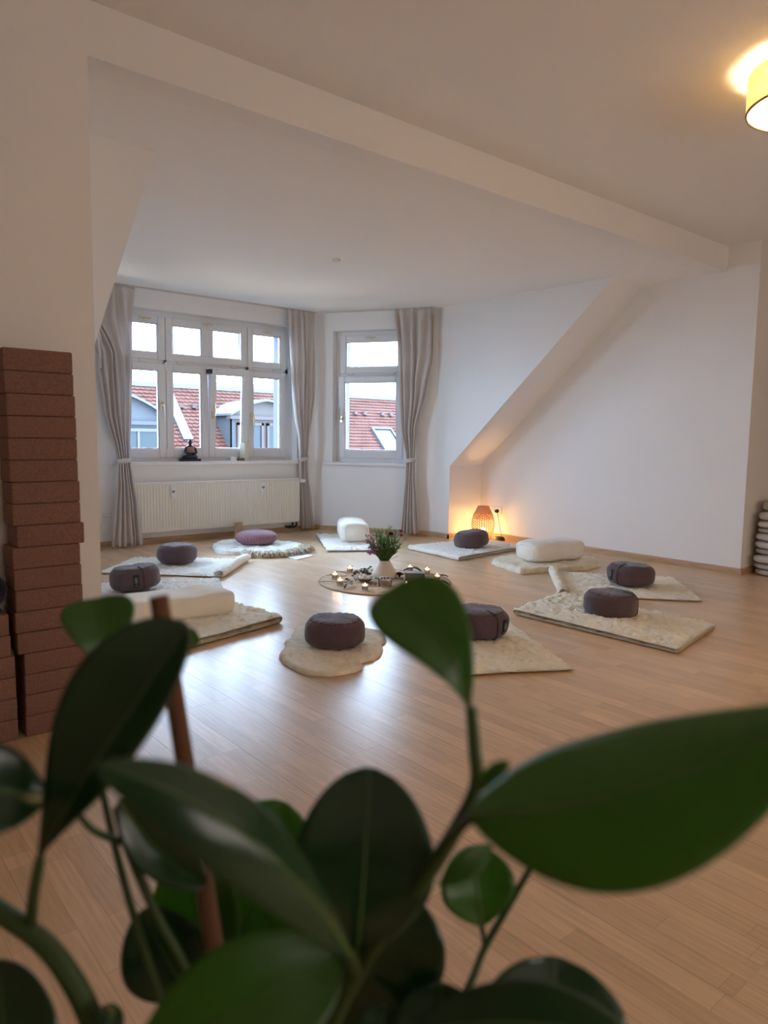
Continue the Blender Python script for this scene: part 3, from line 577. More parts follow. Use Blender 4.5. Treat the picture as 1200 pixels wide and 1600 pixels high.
def curtain(label, pts, rows, nfold, depth, tie_z, seed, lean=0.0):
    rnd = random.Random(seed); ph = [rnd.uniform(-.5, .5) for _ in range(nfold * 2 + 4)]
    p, n, t_ = path_at(pts, (rows[0][1] + rows[0][2]) / 2); c = thing('curtain', label, 'curtain', (p.x, p.y, 0), 0, 'curtains of the window bay')
    mb = MB(); zt, zb = rows[0][0], rows[-1][0]
    def P(u, v):
        z = zt + (zb - zt) * v; s0, s1 = interp(rows, z)
        a = u * nfold * 2 * pi; wob = .9 * noise.noise(Vector((u * 3.1 + seed, z * 1.3, seed * 2.3)))
        us = u + .55 / nfold * noise.noise(Vector((u * nfold * .8, z * 1.1 + seed, 7.7)))
        q, n, t_ = path_at(pts, s0 + (s1 - s0) * us)
        wd = abs(s1 - s0); dp = depth * (.5 + .5 * min(1, wd / .16)) * (.45 if z > zt - .035 else 1) * (1 + .45 * noise.noise(Vector((u * nfold, 3.3, seed))))
        k_ = sin(a + wob); k_ = (abs(k_) ** .75) * (1 if k_ > 0 else -1)
        return q - n * (dp * (.1 + k_) + lean * max(0, min(1, (1.0 - z) / .4))) + Vector((0, 0, z))
    mb.grid(P, nfold * 14, 70)
    o = mb.build('drape', M['curtain'], c, world=True, sharp=180)
    sm = o.modifiers.new('thick', 'SOLIDIFY'); sm.thickness = .0015
    s0, s1 = interp(rows, tie_z); q, n, t_ = path_at(pts, (s0 + s1) / 2); wd = abs(s1 - s0) / 2 + .012; mb = MB()
    q = q - n * lean * max(0, min(1, (1.0 - tie_z) / .4)); ring = [(q + t_ * cos(a) * wd + n * sin(a) * (depth + .015)) for a in [2 * pi * k_ / 28 for k_ in range(28)]]
    vs = [r + Vector((0, 0, tie_z + dz + .01 * cos(2 * pi * i / 28))) for dz in (-.022, .022) for i, r in enumerate(ring)]
    mb.add(vs, [(i, (i + 1) % 28, 28 + (i + 1) % 28, 28 + i) for i in range(28)])
    o = mb.build('tieback', M['curtain'], c, world=True); sm = o.modifiers.new('thick', 'SOLIDIFY'); sm.thickness = .004
    return c
rw = rail_pts(.10)
L0 = (rw[1] - rw[0]).length; L1 = (rw[2] - rw[1]).length
sx1 = lambda x: L0 + (x - rw[1].x); k2 = rw[2].x
s2 = lambda s: L0 + L1 + s - (rw[2] - Vector((XW, Y1, 0))).dot(Vector((*T2, 0)))
curtain('beige curtain tied back at the left end of the four-casement window', rw,
        [(2.372, sx1(2.10) - .25, sx1(2.565)), (2.1, sx1(2.10) - .20, sx1(2.558)), (1.76, sx1(2.19), sx1(2.55)), (1.26, sx1(2.255), sx1(2.522)), (.92, sx1(2.345), sx1(2.483)), (.80, sx1(2.36), sx1(2.472)), (.63, sx1(2.34), sx1(2.487)), (.36, sx1(2.315), sx1(2.53)), (.02, sx1(2.285), sx1(2.563))], 6, .030, .80, 1.3, .08)
curtain('beige curtain tied back in the corner between the two bay windows', rw,
        [(2.372, sx1(4.205), sx1(4.54)), (1.54, sx1(4.24), sx1(4.525)), (1.3, sx1(4.27), sx1(4.50)), (1.0, sx1(4.33), sx1(4.47)), (.82, sx1(4.352), sx1(4.46)), (.62, sx1(4.365), sx1(4.475)), (.3, sx1(4.38), sx1(4.52)), (.03, sx1(4.385), sx1(4.558))], 5, .028, .80, 4.7, -.035)
curtain('beige curtain tied back at the right end of the single-casement window', rw,
        [(2.372, s2(.943), s2(1.40)), (1.93, s2(.985), s2(1.375)), (1.54, s2(1.017), s2(1.30)), (1.14, s2(1.056), s2(1.215)), (.83, s2(1.112), s2(1.20)), (.63, s2(1.105), s2(1.205)), (.35, s2(1.075), s2(1.23)), (.03, s2(1.047), s2(1.251))], 5, .030, .81, 9.1)
# ------------------------------------------------------------------ mats
def rug(name, label, cs, m, th=.020, fold=None, flen=.2, r=.022, nub=.009, seed=0, cat='mat', wav=.012):
    A, B, C, D = [Vector((*q, 0)) for q in cs]; LU = ((B - A).length + (C - D).length) / 2; LV = ((D - A).length + (C - B).length) / 2
    tot = LU + ((pi * r + flen) if fold else 0); nu, nv = int(tot / .0115), int(LV / .0115); c0 = (A + B + C + D) / 4
    root = thing(name, label, cat, (c0.x, c0.y, 0), 0, 'wool mats laid in a ring on the floor')
    def mid(s, v):
        if s <= LU or not fold: return quadpt((A, B, C, D), s / LU, v), th / 2
        e = quadpt((A, B, C, D), 1, v); t_ = (e - quadpt((A, B, C, D), .9, v)).normalized(); q = s - LU
        if q < pi * r: return e + t_ * r * sin(q / r), th / 2 + r - r * cos(q / r)
        b = q - pi * r; return e - t_ * b, th / 2 + 2 * r - (2 * r - th) * .9 * min(1, b / max(flen, .01)) ** 1.5
    def P(u, v, side):
        s = u * tot; ed = min(u, 1 - u) * tot if not fold else min(u * tot, (1 - u) * tot); ev = min(v, 1 - v) * LV; e = min(ed, ev)
        rnd = sqrt(max(0, 1 - max(0, 1 - e / .012) ** 2)) * .85 + .15
        q, z = mid(s, v); q2, z2 = mid(min(tot, s + .004), v) if s < tot - .004 else mid(s, v); q1, z1 = mid(max(0, s - .004), v)
        d = Vector((q2.x - q1.x, q2.y - q1.y, z2 - z1)).normalized(); side_v = (quadpt((A, B, C, D), .5, 1) - quadpt((A, B, C, D), .5, 0)).normalized()
        nn = d.cross(side_v).normalized() * -1 if d.cross(side_v).z * (1 if s < LU or not fold else -1) < 0 else d.cross(side_v).normalized()
        if fold and LU < s < LU + pi * r:
            k_ = (s - LU) / r; t_ = (quadpt((A, B, C, D), 1, v) - quadpt((A, B, C, D), .9, v)).normalized(); nn = Vector((-t_.x * sin(k_), -t_.y * sin(k_), cos(k_)))
        elif fold and s >= LU + pi * r: nn = Vector((0, 0, -1))
        else: nn = Vector((0, 0, 1))
        x = Vector((s * 1.0 + seed, v * LV, seed * 3.1)); top = side > 0
        woolside = top if not (fold and False) else top
        f = noise.noise(x * 42) * nub * 1.2 + noise.noise(x * 17) * nub * .45 + noise.noise(Vector((x.x * 70, x.y * 34, x.z))) * nub * .9
        dz = th / 2 * rnd + (f * rnd if top == (s < LU + pi * r / 2 or not fold) else .2 * f * rnd)
        edge = Vector((noise.noise(Vector((v * LV * 9, seed, 1))), noise.noise(Vector((s * 9, seed, 5))), 0)) * wav
        g = noise.noise(Vector((q.x * 3.2, q.y * 3.2, seed))) * .006 * (1 if s < LU else 1.5)
        o = q + Vector((0, 0, z + max(0, g))) + nn * dz * side + edge * (1 if e < .05 else .4); o.z = max(o.z, .0015); return o
    mb = MB(); nU, nV = nu, nv
    mb.grid(lambda u, v: P(u, v, 1), nU, nV); mb.grid(lambda u, v: P(u, v, -1), nU, nV); w = nU + 1; o = w * (nV + 1)
    mb.f[nU * nV:] = [f[::-1] for f in mb.f[nU * nV:]]
    fs = []
    for i in range(nU): fs += [(i, i + o, i + 1 + o, i + 1)[::-1], (nV * w + i, nV * w + i + 1, nV * w + i + 1 + o, nV * w + i + o)[::-1]]
    for j in range(nV): fs += [(j * w, (j + 1) * w, (j + 1) * w + o, j * w + o)[::-1], (j * w + nU, j * w + nU + o, (j + 1) * w + nU + o, (j + 1) * w + nU)[::-1]]
    mb.f += fs; mb.mi += [0] * len(fs)
    mb.build('wool_pile', m, root, world=True, sharp=180); return root
WM = 'wool_mat'
rug(WM, 'whitish wool mat with rolled right end under the aubergine cushion nearest the radiator window', [(1.80, 5.44), (2.45, 4.79), (2.965, 5.32), (2.239, 5.945)], M['wool_white'], fold=True, flen=.06, r=.022, seed=1)
rug(WM, 'whitish wool mat under the tilted labelled cushion at the left, behind the long cream bolster', [(1.26, 4.41), (2.13, 4.08), (2.405, 4.73), (1.53, 5.06)], M['wool_white'], seed=2)
rug(WM, 'cream wool mat folded double under the long cream bolster at the left', [(1.24, 3.20), (2.105, 3.41), (2.04, 3.90), (1.15, 3.75)], M['wool'], fold=True, flen=.75, r=.017, th=.018, seed=3)
rug(WM, 'white wool mat under the upright-looking white bolster by the window bay corner', [(3.777, 5.31), (4.29, 5.03), (4.78, 5.93), (4.305, 6.251)], M['wool_white'], th=.028, seed=4)
rug(WM, 'cream wool mat with folded left end in front of the glowing wicker lamp', [(5.407, 4.403), (4.436, 4.284), (4.513, 5.018), (5.38, 4.98)], M['wool_white'], fold=True, flen=.965, r=.013, th=.016, seed=5)
rug(WM, 'cream wool mat with upturned left end under the labelled cushion at the right', [(4.609, 2.226), (3.99, 2.89), (4.615, 3.45), (5.184, 2.744)], M['wool'], fold=True, flen=.045, r=.021, seed=6)
rug(WM, 'large cream wool mat folded at its left end under the plain cushion at the right', [(3.361, 1.739), (3.33, 2.745), (3.93, 2.86), (3.998, 1.858)], M['wool'], fold=True, flen=1.0, r=.013, th=.016, seed=7)
rug(WM, 'cream wool mat half hidden by the upright plant leaf, under the labelled front cushion', [(2.20, 2.19), (2.726, 1.898), (3.128, 2.607), (2.61, 2.90)], M['wool'], seed=8)

def sheepskin(label, outline, m, th=.026, nub=.007, seed=0, rings=34, locks=None):
    c = sum((Vector((*q, 0)) for q in outline), Vector()) / len(outline); root = thing('sheepskin', label, 'sheepskin', (c.x, c.y, 0))
    op = sorted([(math.atan2(q[1] - c.y, q[0] - c.x), math.hypot(q[0] - c.x, q[1] - c.y)) for q in outline]); n = 150
    def R(a):
        for (a0, r0), (a1, r1) in zip(op, op[1:] + [(op[0][0] + 2 * pi, op[0][1])]):
            aa = a if a >= a0 else a + 2 * pi
            if a0 <= aa <= a1: k_ = (aa - a0) / (a1 - a0); k_ = k_ * k_ * (3 - 2 * k_) * .6 + k_ * .4; return r0 + (r1 - r0) * k_
        return op[-1][1]
    def P(u, v, top):
        a = -pi + 2 * pi * u; rr = R(a) * (1 + .05 * noise.noise(Vector((cos(a) * 6, sin(a) * 6, seed)))); d = rr * (1 - v)
        q = c + Vector((cos(a), sin(a), 0)) * (rr * v); rnd = sqrt(max(0, 1 - max(0, 1 - d / .03) ** 2))
        x = Vector((q.x, q.y, seed)); f = noise.noise(x * 38) * nub + noise.noise(x * 14) * nub * 1.1 + noise.noise(x * 85) * nub * .6
        q.z = (.006 + (th - .004 + f) * rnd + .008 * max(0, noise.noise(x * 4)) * rnd) if top else .0015; return q
    mb = MB(); mb.grid(lambda u, v: P(u, .002 + .998 * v, True), n, rings, True); mb.grid(lambda u, v: P(u, .9 + .1 * v, False), n, 1, True)
    w = n; o = w * (rings + 1); fs = [(rings * w + i, rings * w + (i + 1) % w, o + w + (i + 1) % w, o + w + i) for i in range(n)]; fs.append(tuple(range(o, o + w))[::-1]); mb.f += fs; mb.mi += [0] * len(fs)
    mb.build('fleece', m, root, world=True, sharp=180)
    if locks:
        rnd = random.Random(seed); mb = MB()
        for k_ in range(locks[0]):
            a = rnd.uniform(locks[1], locks[2]); rr = R(a) * rnd.uniform(.80, 1.0); p0 = c + Vector((cos(a), sin(a), 0)) * rr; p0.z = rnd.uniform(.026, .046)
            dr = Vector((cos(a + rnd.uniform(-.5, .5)), sin(a + rnd.uniform(-.5, .5)), 0)); L_ = rnd.uniform(.03, .06); sd = Vector((-dr.y, dr.x, 0)) * rnd.uniform(-.012, .012)
            mb.tube([p0, p0 + dr * L_ * .4 + Vector((0, 0, .008)) + sd, p0 + dr * L_ * .75 - sd + Vector((0, 0, -.006)), Vector(((p0 + dr * L_).x, (p0 + dr * L_).y, max(.004, p0.z - .026)))], [.008, .009, .007, .002], 6)
        mb.build('wool_locks', M['lock'], root, world=True, sharp=180, kind='stuff')
    return root
sheepskin('shaggy grey-white sheepskin under the round pink cushion before the radiator', [(2.94, 5.70), (3.01, 5.98), (3.08, 6.18), (3.36, 6.36), (3.62, 6.33), (3.70, 6.0), (3.745, 5.60), (3.581, 5.36), (3.38, 5.31), (3.191, 5.35), (3.06, 5.45), (3.075, 5.62)], M['skin_grey'], th=.034, nub=.010, seed=11, locks=(260, -2.45, -.55))
sheepskin('cream sheepskin under the white bolster by the right wall', [(4.70, 4.10), (4.559, 4.014), (4.454, 3.784), (4.395, 3.57), (4.559, 3.535), (4.70, 3.47), (4.851, 3.41), (5.042, 3.38), (5.278, 3.458), (5.411, 3.581), (5.36, 3.78), (5.22, 3.92), (5.0, 4.03)], M['skin'], th=.04, nub=.008, seed=12)
sheepskin('cream sheepskin with scalloped edge under the frontmost plain cushion', [(2.15, 3.25), (1.98, 3.10), (1.86, 2.96), (1.735, 2.75), (1.735, 2.58), (1.82, 2.495), (1.975, 2.49), (2.02, 2.57), (2.19, 2.615), (2.27, 2.72), (2.43, 2.93), (2.36, 3.13)], M['skin'], th=.020, nub=.005, seed=13)

# ------------------------------------------------------------------ round meditation cushions
def zafu(loc, label, rz, r=.155, h=.150, tilt=(0, 0), label_at=None, seam_at=None, tag_side=1, seed=0, squash=(1, 1), prop=1.0):
    z = thing('meditation_cushion', label, 'cushion', loc, 0, 'aubergine buckwheat cushions in the ring'); mt = Matrix.Rotation(tilt[0], 4, 'X') @ Matrix.Rotation(tilt[1], 4, 'Y')
    def surf(a, t):            # t 0..1 from bottom centre to top centre
        ph = -pi / 2 + pi * t; rr = r * max(0, cos(ph)) ** .40; zz = h / 2 + (h / 2) * (abs(sin(ph)) ** .64) * (1 if ph > 0 else -1)
        if t > .5: rr *= 1 - .05 * (t - .5); zz -= .008 * max(0, 1 - rr / (r * .5)) ** 2
        x = Vector((cos(a) * rr, sin(a) * rr, zz)); wr = noise.noise(x * 11 + Vector((seed, 0, 0))) * .007 + noise.noise(Vector((a * 5, zz * 30, seed))) * .0025
        edge = abs(t - .75) < .12
        puck = .0035 * sin(a * 19 + 3 * noise.noise(Vector((cos(a), sin(a), seed)))) * max(0, 1 - abs(t - .80) / .08)
        d = Vector((cos(a), sin(a), 0)) if .25 <= t <= .75 else Vector((0, 0, 1 if t > .5 else .0))
        x += d * (wr if t > .2 else 0); x.z += puck; x.x *= squash[0]; x.y *= squash[1]
        return mt @ x
    mb = MB(); mb.grid(lambda u, v: surf(2 * pi * u, .004 + .992 * v), 72, 64, True); n = 72
    mb.f.append(tuple(range(64 * n, 65 * n))); mb.f.append(tuple(range(n))[::-1]); mb.mi += [0, 0]
    lo = min(v[2] for v in mb.v); mt = Matrix.Translation((0, 0, -lo)) @ mt; mb.v = [(v[0], v[1], v[2] - lo) for v in mb.v]
    mb.build('cushion_cover', M['zafu'], z, sharp=180)
    for t in (.22, .78):
        sb = MB(); sb.tube([surf(2 * pi * k_ / 60, t) for k_ in range(61)], .0014, 6, False); sb.build('piping', M['zafu_seam'], z, sharp=180)
    if seam_at is not None:
        sb = MB(); sb.tube([surf(seam_at, .22 + .56 * k_ / 16) + Vector((cos(seam_at), sin(seam_at), 0)) * .0005 for k_ in range(17)] + [surf(seam_at, .79 + .17 * k_ / 8) + Vector((0, 0, .0006)) for k_ in range(9)], .0028, 6); sb.build('side_seam', M['zafu_seam'], z, sharp=180)
    if label_at is not None:
        hw = .017 / r
        def lab(a0, a1, t0, t1, lift, nn=6):
            q = MB(); q.grid(lambda u, v: surf(a0 + (a1 - a0) * u, t0 + (t1 - t0) * v) + Vector((cos(label_at), sin(label_at), 0)) * lift, nn, nn)
            k0 = len(q.v); q.grid(lambda u, v: surf(a0 + (a1 - a0) * u, t0 + (t1 - t0) * v) + Vector((cos(label_at), sin(label_at), 0)) * (lift - .0025), nn, nn); return q
        lb = lab(label_at - hw, label_at + hw, .37, .60, .004).build('label', M['tag'], z, smooth=False)
        c_ = label_at; q = MB(); t0 = .505
        rim = [surf(c_ + hw * .52 * cos(b), t0 + .052 * sin(b)) + Vector((cos(c_), sin(c_), 0)) * .0052 for b in [2 * pi * k_ / 20 for k_ in range(20)]]; q.tube(rim + rim[:1], .0012, 4, False)
        for b in range(5):
            b2 = pi * (.1 + .2 * b); q.tube([surf(c_, t0 - .03) + Vector((cos(c_), sin(c_), 0)) * .0052, surf(c_ + hw * .4 * cos(b2), t0 - .025 + .055 * sin(b2)) + Vector((cos(c_), sin(c_), 0)) * .0052], .0018, 4)
        q.build('lotus_emblem', M['tagprint'], lb, smooth=False)
        q = lab(c_ - hw * .7, c_ + hw * .7, .405, .425, .0048, 4); q.build('print_line', M['tagprint'], lb, smooth=False)
    return z
zafu((2.407, 5.45, .028), 'plain aubergine cushion nearest the left curtain, on a whitish mat', 0, seed=1)
zafu((1.772, 4.66, .024), 'tilted aubergine cushion with a black label, leftmost in the ring', 0, r=.162, h=.152, tilt=(radians(-3), radians(-4)), label_at=math.atan2(-4.66, -1.772) + .04, seam_at=math.atan2(-4.66, -1.772) + .34, seed=2)
zafu((4.93, 4.60, .026), 'slumped aubergine cushion in front of the glowing wicker lamp', 0, r=.160, h=.158, tilt=(radians(-6), radians(-6)), seam_at=math.atan2(-4.6, -4.93) + 1.35, seed=3)
zafu((4.635, 2.779, .024), 'aubergine cushion with a black label at the right, nearest the right wall', 0, r=.165, h=.148, label_at=math.atan2(-2.779, -4.635) - .95, seam_at=math.atan2(-2.779, -4.635) - .58, seed=4, tilt=(0, radians(2)))
zafu((3.711, 2.345, .022), 'plain aubergine cushion on the large folded mat at the right', 0, seam_at=math.atan2(-2.345, -3.711) + 1.45, seed=5)
zafu((2.775, 2.532, .024), 'aubergine cushion with a black label, partly behind the upright plant leaf', 0, r=.160, h=.142, label_at=math.atan2(-2.523, -2.786) + 1.0, seam_at=math.atan2(-2.523, -2.786) + .68, seed=6)
zafu((2.075, 2.845, .022), 'plain aubergine cushion on the scalloped sheepskin, frontmost in the ring', 0, r=.150, h=.138, seed=7)
# pleated round cushion
z = thing('round_cushion', 'round dusty-pink cushion with pleated side on the shaggy sheepskin', 'cushion', (3.40, 5.92, .036)); mb = MB(); rz_, hz_ = .195, .125
def pl_fn(u, v):
    a = 2 * pi * u; t = -pi / 2 + pi * (.01 + .98 * v); cr_ = max(0, cos(t)) ** .62; sr = sin(t); rr = rz_ * cr_ * (1 + .016 * sin(a * 44 + 2 * noise.noise(Vector((cos(a) * 2, sin(a) * 2, 0)))) * max(0, cos(t)) ** 1.2)
    return Vector((rr * cos(a), rr * sin(a), hz_ / 2 + hz_ / 2 * (abs(sr) ** .9) * (1 if sr > 0 else -1) - (.012 * max(0, 1 - rr / .05) if v > .5 else 0)))
mb.grid(pl_fn, 264, 40, True); mb.f.append(tuple(range(40 * 264, 41 * 264))); mb.f.append(tuple(range(264))[::-1]); mb.mi += [0, 0]; mb.build('cushion_cover', M['rose'], z, sharp=180)
MB().blob((0, 0, hz_ - .012), .014, .014, .006).build('button', M['rose'], z)

# ------------------------------------------------------------------ bolsters
def bolster(label, loc, rz, L, Wd, H, m, ex=4.0, seed=0, crown=.0, taper=0.0):
    b = thing('bolster', label, 'bolster', loc, rz); mb = MB(); n, k = 26, 40
    def P(u, v):
        t = -1 + 2 * v; ends = (1 - abs(t) ** 9) ** (1 / 3.2) if abs(t) < 1 else 0; a = 2 * pi * u; ca, sa = cos(a), sin(a)
        y = Wd / 2 * (abs(ca) ** (2 / ex)) * (1 if ca > 0 else -1); z = H / 2 * (abs(sa) ** (2 / ex)) * (1 if sa > 0 else -1)
        e2 = .12 + .88 * ends if abs(t) < 1 else .12; y *= (e2 * (1 - taper * abs(t) ** 2)); z *= e2 * (1 - taper * abs(t) ** 2)
        if z > 0: z += crown * (1 - (y / (Wd / 2)) ** 2) * ends
        q = Vector((L / 2 * t, y, z)); w = noise.noise(q * 7 + Vector((seed, 0, 0))) * .010 + noise.noise(Vector((q.x * 9, q.y * 30, seed + q.z * 30))) * .003
        q += Vector((0, ca, sa)) * w * (.3 + .7 * ends); q.z += H / 2
        if q.z < .012: q.z = max(0.0, q.z * .4 + .001)
        return q
    mb.grid(lambda u, v: P(u, v), 60, 56, True); mb.f.append(tuple(range(56 * 60, 57 * 60))); mb.f.append(tuple(range(60))[::-1]); mb.mi += [0, 0]
    mb.build('bolster_cover', m, b, sharp=180)
    for sgn in (-1, 1):
        q = MB(); q.tube([P(u / 60, .5 + sgn * .485) * 1.0 for u in range(61)], .0025, 5, False); q.build('end_seam', m, b, sharp=180)
    q = MB(); q.tube([P(.545 if True else .5, .03 + .94 * i / 30) + Vector((0, -.001, 0)) for i in range(31)], .0018, 5, False); q.build('side_seam', m, b, sharp=180)
    return b
bolster('long flat cream bolster at the left on a folded mat', (1.665, 3.765, .040), radians(-2.5), .60, .29, .135, M['bolster'], 6.0, 1)
bolster('white bolster standing end-on near the corner of the bay, behind the flowers', (4.395, 5.735, .030), radians(58), .60, .29, .185, M['bolster_w'], 4.2, 2, .01)
bolster('plump white bolster on the sheepskin by the right wall', (4.965, 3.735, .046), radians(-9), .58, .31, .155, M['bolster_w'], 4.0, 3, .012)

# ------------------------------------------------------------------ yoga blocks
def block_mesh():
    bm = bmesh.new(); bmesh.ops.create_cube(bm, size=1)
    for v in bm.verts: v.co.x *= .22; v.co.y *= .125; v.co.z = (v.co.z + .5) * .0732
    bmesh.ops.bevel(bm, geom=[e for e in bm.edges], offset=.0055, segments=3, affect='EDGES', profile=.5)
    me = bpy.data.meshes.new('yoga_block'); bm.to_mesh(me); bm.free(); me.materials.append(M['cork'])
    for p in me.polygons: p.use_smooth = True
    me.set_sharp_from_angle(angle=radians(50)); return me
import bmesh
bme = block_mesh()
ORD = ['lowest', 'second from the floor', 'third from the floor', 'fourth from the floor', 'fifth from the floor', 'sixth from the floor', 'seventh from the floor', 'eighth from the floor', 'ninth from the floor',
       'ninth from the top', 'eighth from the top', 'seventh from the top', 'sixth from the top', 'fifth from the top', 'fourth from the top', 'third from the top', 'second from the top', 'topmost']
XS = [.684, .6855, .6895, .691, .692, .692, .697, .697, .7075, .692, .695, .697, .6935, .6975, .716, .717, .715, .714][::-1]
rnd = random.Random(3)
for i in range(18):
    o = bpy.data.objects.new('yoga_block', bme); COL.objects.link(o); o.location = (XS[i], 2.625 + .0625 + rnd.uniform(0, .004), i * .0735); o.rotation_euler = (0, 0, rnd.uniform(-.008, .012) + (.01 if i > 9 else 0))
    tag(o, 'reddish-brown yoga block, %s in the tall stack against the left wall' % ORD[i], 'yoga block', 'blocks of the tall stack')
OR2 = ['lowest', 'second from the floor', 'third from the floor', 'third from the top', 'second from the top', 'topmost']; XE = [.580, .580, .579, .578, .567, .564]
for i in range(6):
    o = bpy.data.objects.new('yoga_block', bme); COL.objects.link(o); o.location = (XE[i] - .110, 2.625 + .0625, i * .0735); o.rotation_euler = (0, 0, rnd.uniform(-.006, .006))
    tag(o, 'reddish-brown yoga block, %s in the short stack at the left edge' % OR2[i], 'yoga block', 'blocks of the short stack')
nb = thing('cushion', 'dark navy cushion lying on the short stack of blocks at the left edge', 'cushion', (.425, 2.69, .443)); mb = MB()
mb.grid(lambda u, v: Vector(((.15 * max(.02, sin(pi * v)) ** .5) * cos(2 * pi * u), (.075 * max(.02, sin(pi * v)) ** .5) * sin(2 * pi * u), .07 - .07 * cos(pi * v))) * (1 + .03 * noise.noise(Vector((u * 6, v * 5, 2)))), 32, 20, True)
mb.f.append(tuple(range(20 * 32, 21 * 32))); mb.f.append(tuple(range(32))[::-1]); mb.mi += [0, 0]
lo = min(v[2] for v in mb.v); mb.v = [(a, b, c - lo) for a, b, c in mb.v]; mb.build('cushion_cover', M['navy'], nb, sharp=180); q = MB(); q.tube([(.149 * cos(a), .0755 * sin(a), .07) for a in [2 * pi * k_ / 40 for k_ in range(41)]], .002, 5, False); q.build('piping', M['navy'], nb)

# ------------------------------------------------------------------ folded cushions by the recess wall
zc = 0.0
PH = [.052, .050, .066, .054, .062, .062, .044, .058, .070, .088]; PL = ['lowest', 'second from the floor', 'third from the floor', 'fourth from the floor', 'fifth from the floor', 'fifth from the top', 'fourth from the top', 'third from the top', 'second from the top', 'topmost']
PX = [.02, .005, -.025, .03, -.012, -.004, .03, .005, .012, .07]
for i, (h, dx) in enumerate(zip(PH, PX)):
    t = thing('folded_cushion', 'oatmeal folded floor cushion, %s in the stack by the right wall corner' % PL[i], 'cushion', (6.14 + dx, 2.285, zc), radians(rnd.uniform(-3, 3)), 'folded cushions in the right-hand stack'); mb = MB(); sd = i * 3.3
    def P(u, v, h=h, sd=sd, top=(i == 9)):
        a = 2 * pi * u; ca, sa = cos(a), sin(a); hx, hy = .26, .215
        e = .5; x = hx * (abs(ca) ** e) * (1 if ca > 0 else -1); y = hy * (abs(sa) ** e) * (1 if sa > 0 else -1); t_ = -pi / 2 + pi * v; k_ = max(0, cos(t_)) ** .30
        z = h / 2 + h / 2 * (abs(sin(t_)) ** .62) * (1 if t_ > 0 else -1); q = Vector((x * k_, y * k_, z)); q += Vector((ca, sa, 0)) * noise.noise(q * 9 + Vector((sd, 0, 0))) * .012 * k_
        if 0.02 < v < .98: q.z += noise.noise(Vector((q.x * 8, q.y * 8, sd))) * .004
        if top: q.z += .05 * max(0, q.x + .1)
        q.z = max(q.z, .0); return q
    mb.grid(P, 60, 16, True); mb.f.append(tuple(range(16 * 60, 17 * 60))); mb.f.append(tuple(range(60))[::-1]); mb.mi += [0, 0]; mb.build('cushion_cover', M['pillow'], t, sharp=180)
    q = MB(); q.tube([P(u / 48, .5) for u in range(49)], .003, 5, False); q.build('piping', M['pillow'], t)
    if i == 9: MB().lathe([(.001, 0), (.024, .001), (.026, -.004)], 16, c=(0, 0, 0)).build('button', M['hide'], t, loc=(-.05, -.20, .06))
    zc += h * .97

# ------------------------------------------------------------------ wooden post, booklet
p_ = tag(MB().box(-.031, .031, -.03, .03, 0, .172).build('wooden_post', M['timber'], None, smooth=False, bevel=.004, loc=(3.53, 6.50, 0)), 'short square reddish wooden post upright before the radiator behind the pink cushion', 'wooden post'); p_.rotation_euler = (0, 0, .5)
bkl = thing('booklet', 'white printed booklet on the floor before the shaggy sheepskin', 'booklet', (3.45, 5.345, 0)); A, B, C, D = [Vector((*q, 0)) for q in [(3.329, 5.117), (3.556, 5.201), (3.572, 5.573), (3.345, 5.487)]]
mb = MB().prism([A + Vector((0, 0, .001)), B + Vector((0, 0, .001)), C + Vector((0, 0, .001)), D + Vector((0, 0, .001))], (0, 0, .006)); mb.build('pages', M['paper'], bkl, world=True, smooth=False)
mb = MB().prism([quadpt((A, B, C, D), u, v) + Vector((0, 0, .0075)) for u, v in ((.1, .45), (.9, .5), (.9, .92), (.1, .9))], (0, 0, .0006)); mb.build('printed_picture', M['print'], bkl, world=True, smooth=False)
mb = MB().grid(lambda u, v: Vector((3.50 + .13 * u + .004 * sin(u * 5), 5.30 + .10 * u + (v - .5) * .035 * sin(pi * min(1, u * 1.02)) ** .7, .012 + .012 * sin(pi * u) + .004 * abs(v - .5))), 12, 4)
lf = thing('leaf', 'single green leaf lying on the white booklet', 'leaf', (3.565, 5.35, .009)); mb.build('blade', M['foliage'], lf, world=True, sharp=180); q = MB(); q.tube([(3.48, 5.285, .011), (3.56, 5.35, .024), (3.625, 5.398, .014)], [.002, .0015, .001], 5); q.build('stalk', M['midrib'], lf, world=True)

# ------------------------------------------------------------------ centrepiece
JC = Vector((3.345, 3.975, 0)); t = thing('jute_mat', 'round woven jute mat in the middle of the ring', 'mat', JC)
prof = [(.001, .005)]; rr = .01
while rr < .465: prof += [(rr, .0045), (rr + .006, .0075)]; rr += .012
MB().lathe([(.4745, .001)] + [(.4745, .0065)] + prof[::-1], 96, caps=False).build('woven_disc', M['jute'], t, sharp=180)
MB().lathe([(.472, .0), (.482, .0), (.483, .004), (.480, .008), (.473, .008)], 96, caps=False).build('edge_binding', M['jute_edge'], t)
Z0 = .0078
v_ = thing('vase', 'squat cone-shaped pale stoneware vase on the jute mat', 'vase', (3.43, 4.085, Z0))
pr = [(.001, 0), (.082, .0), (.093, .006), (.0955, .018), (.091, .036), (.078, .062), (.060, .092), (.046, .116), (.042, .124), (.038, .124), (.040, .112), (.055, .085), (.07, .05), (.001, .03)]
MB().lathe(pr, 56, caps=False).build('vase_body', M['vase'], v_, sharp=60); MB().lathe([(.036, .118), (.044, .118), (.0445, .127), (.0385, .127), (.036, .118)], 48, caps=False).build('lip', M['vase'], v_)
bq = thing('bouquet', 'bunch of narrow green leaves with pink and dark red flowers in the vase', 'flowers', (3.43, 4.085, Z0 + .03)); rnd = random.Random(21); mb = MB(); st = MB()
ri = Vector((R_.x, R_.y, 0)).normalized()
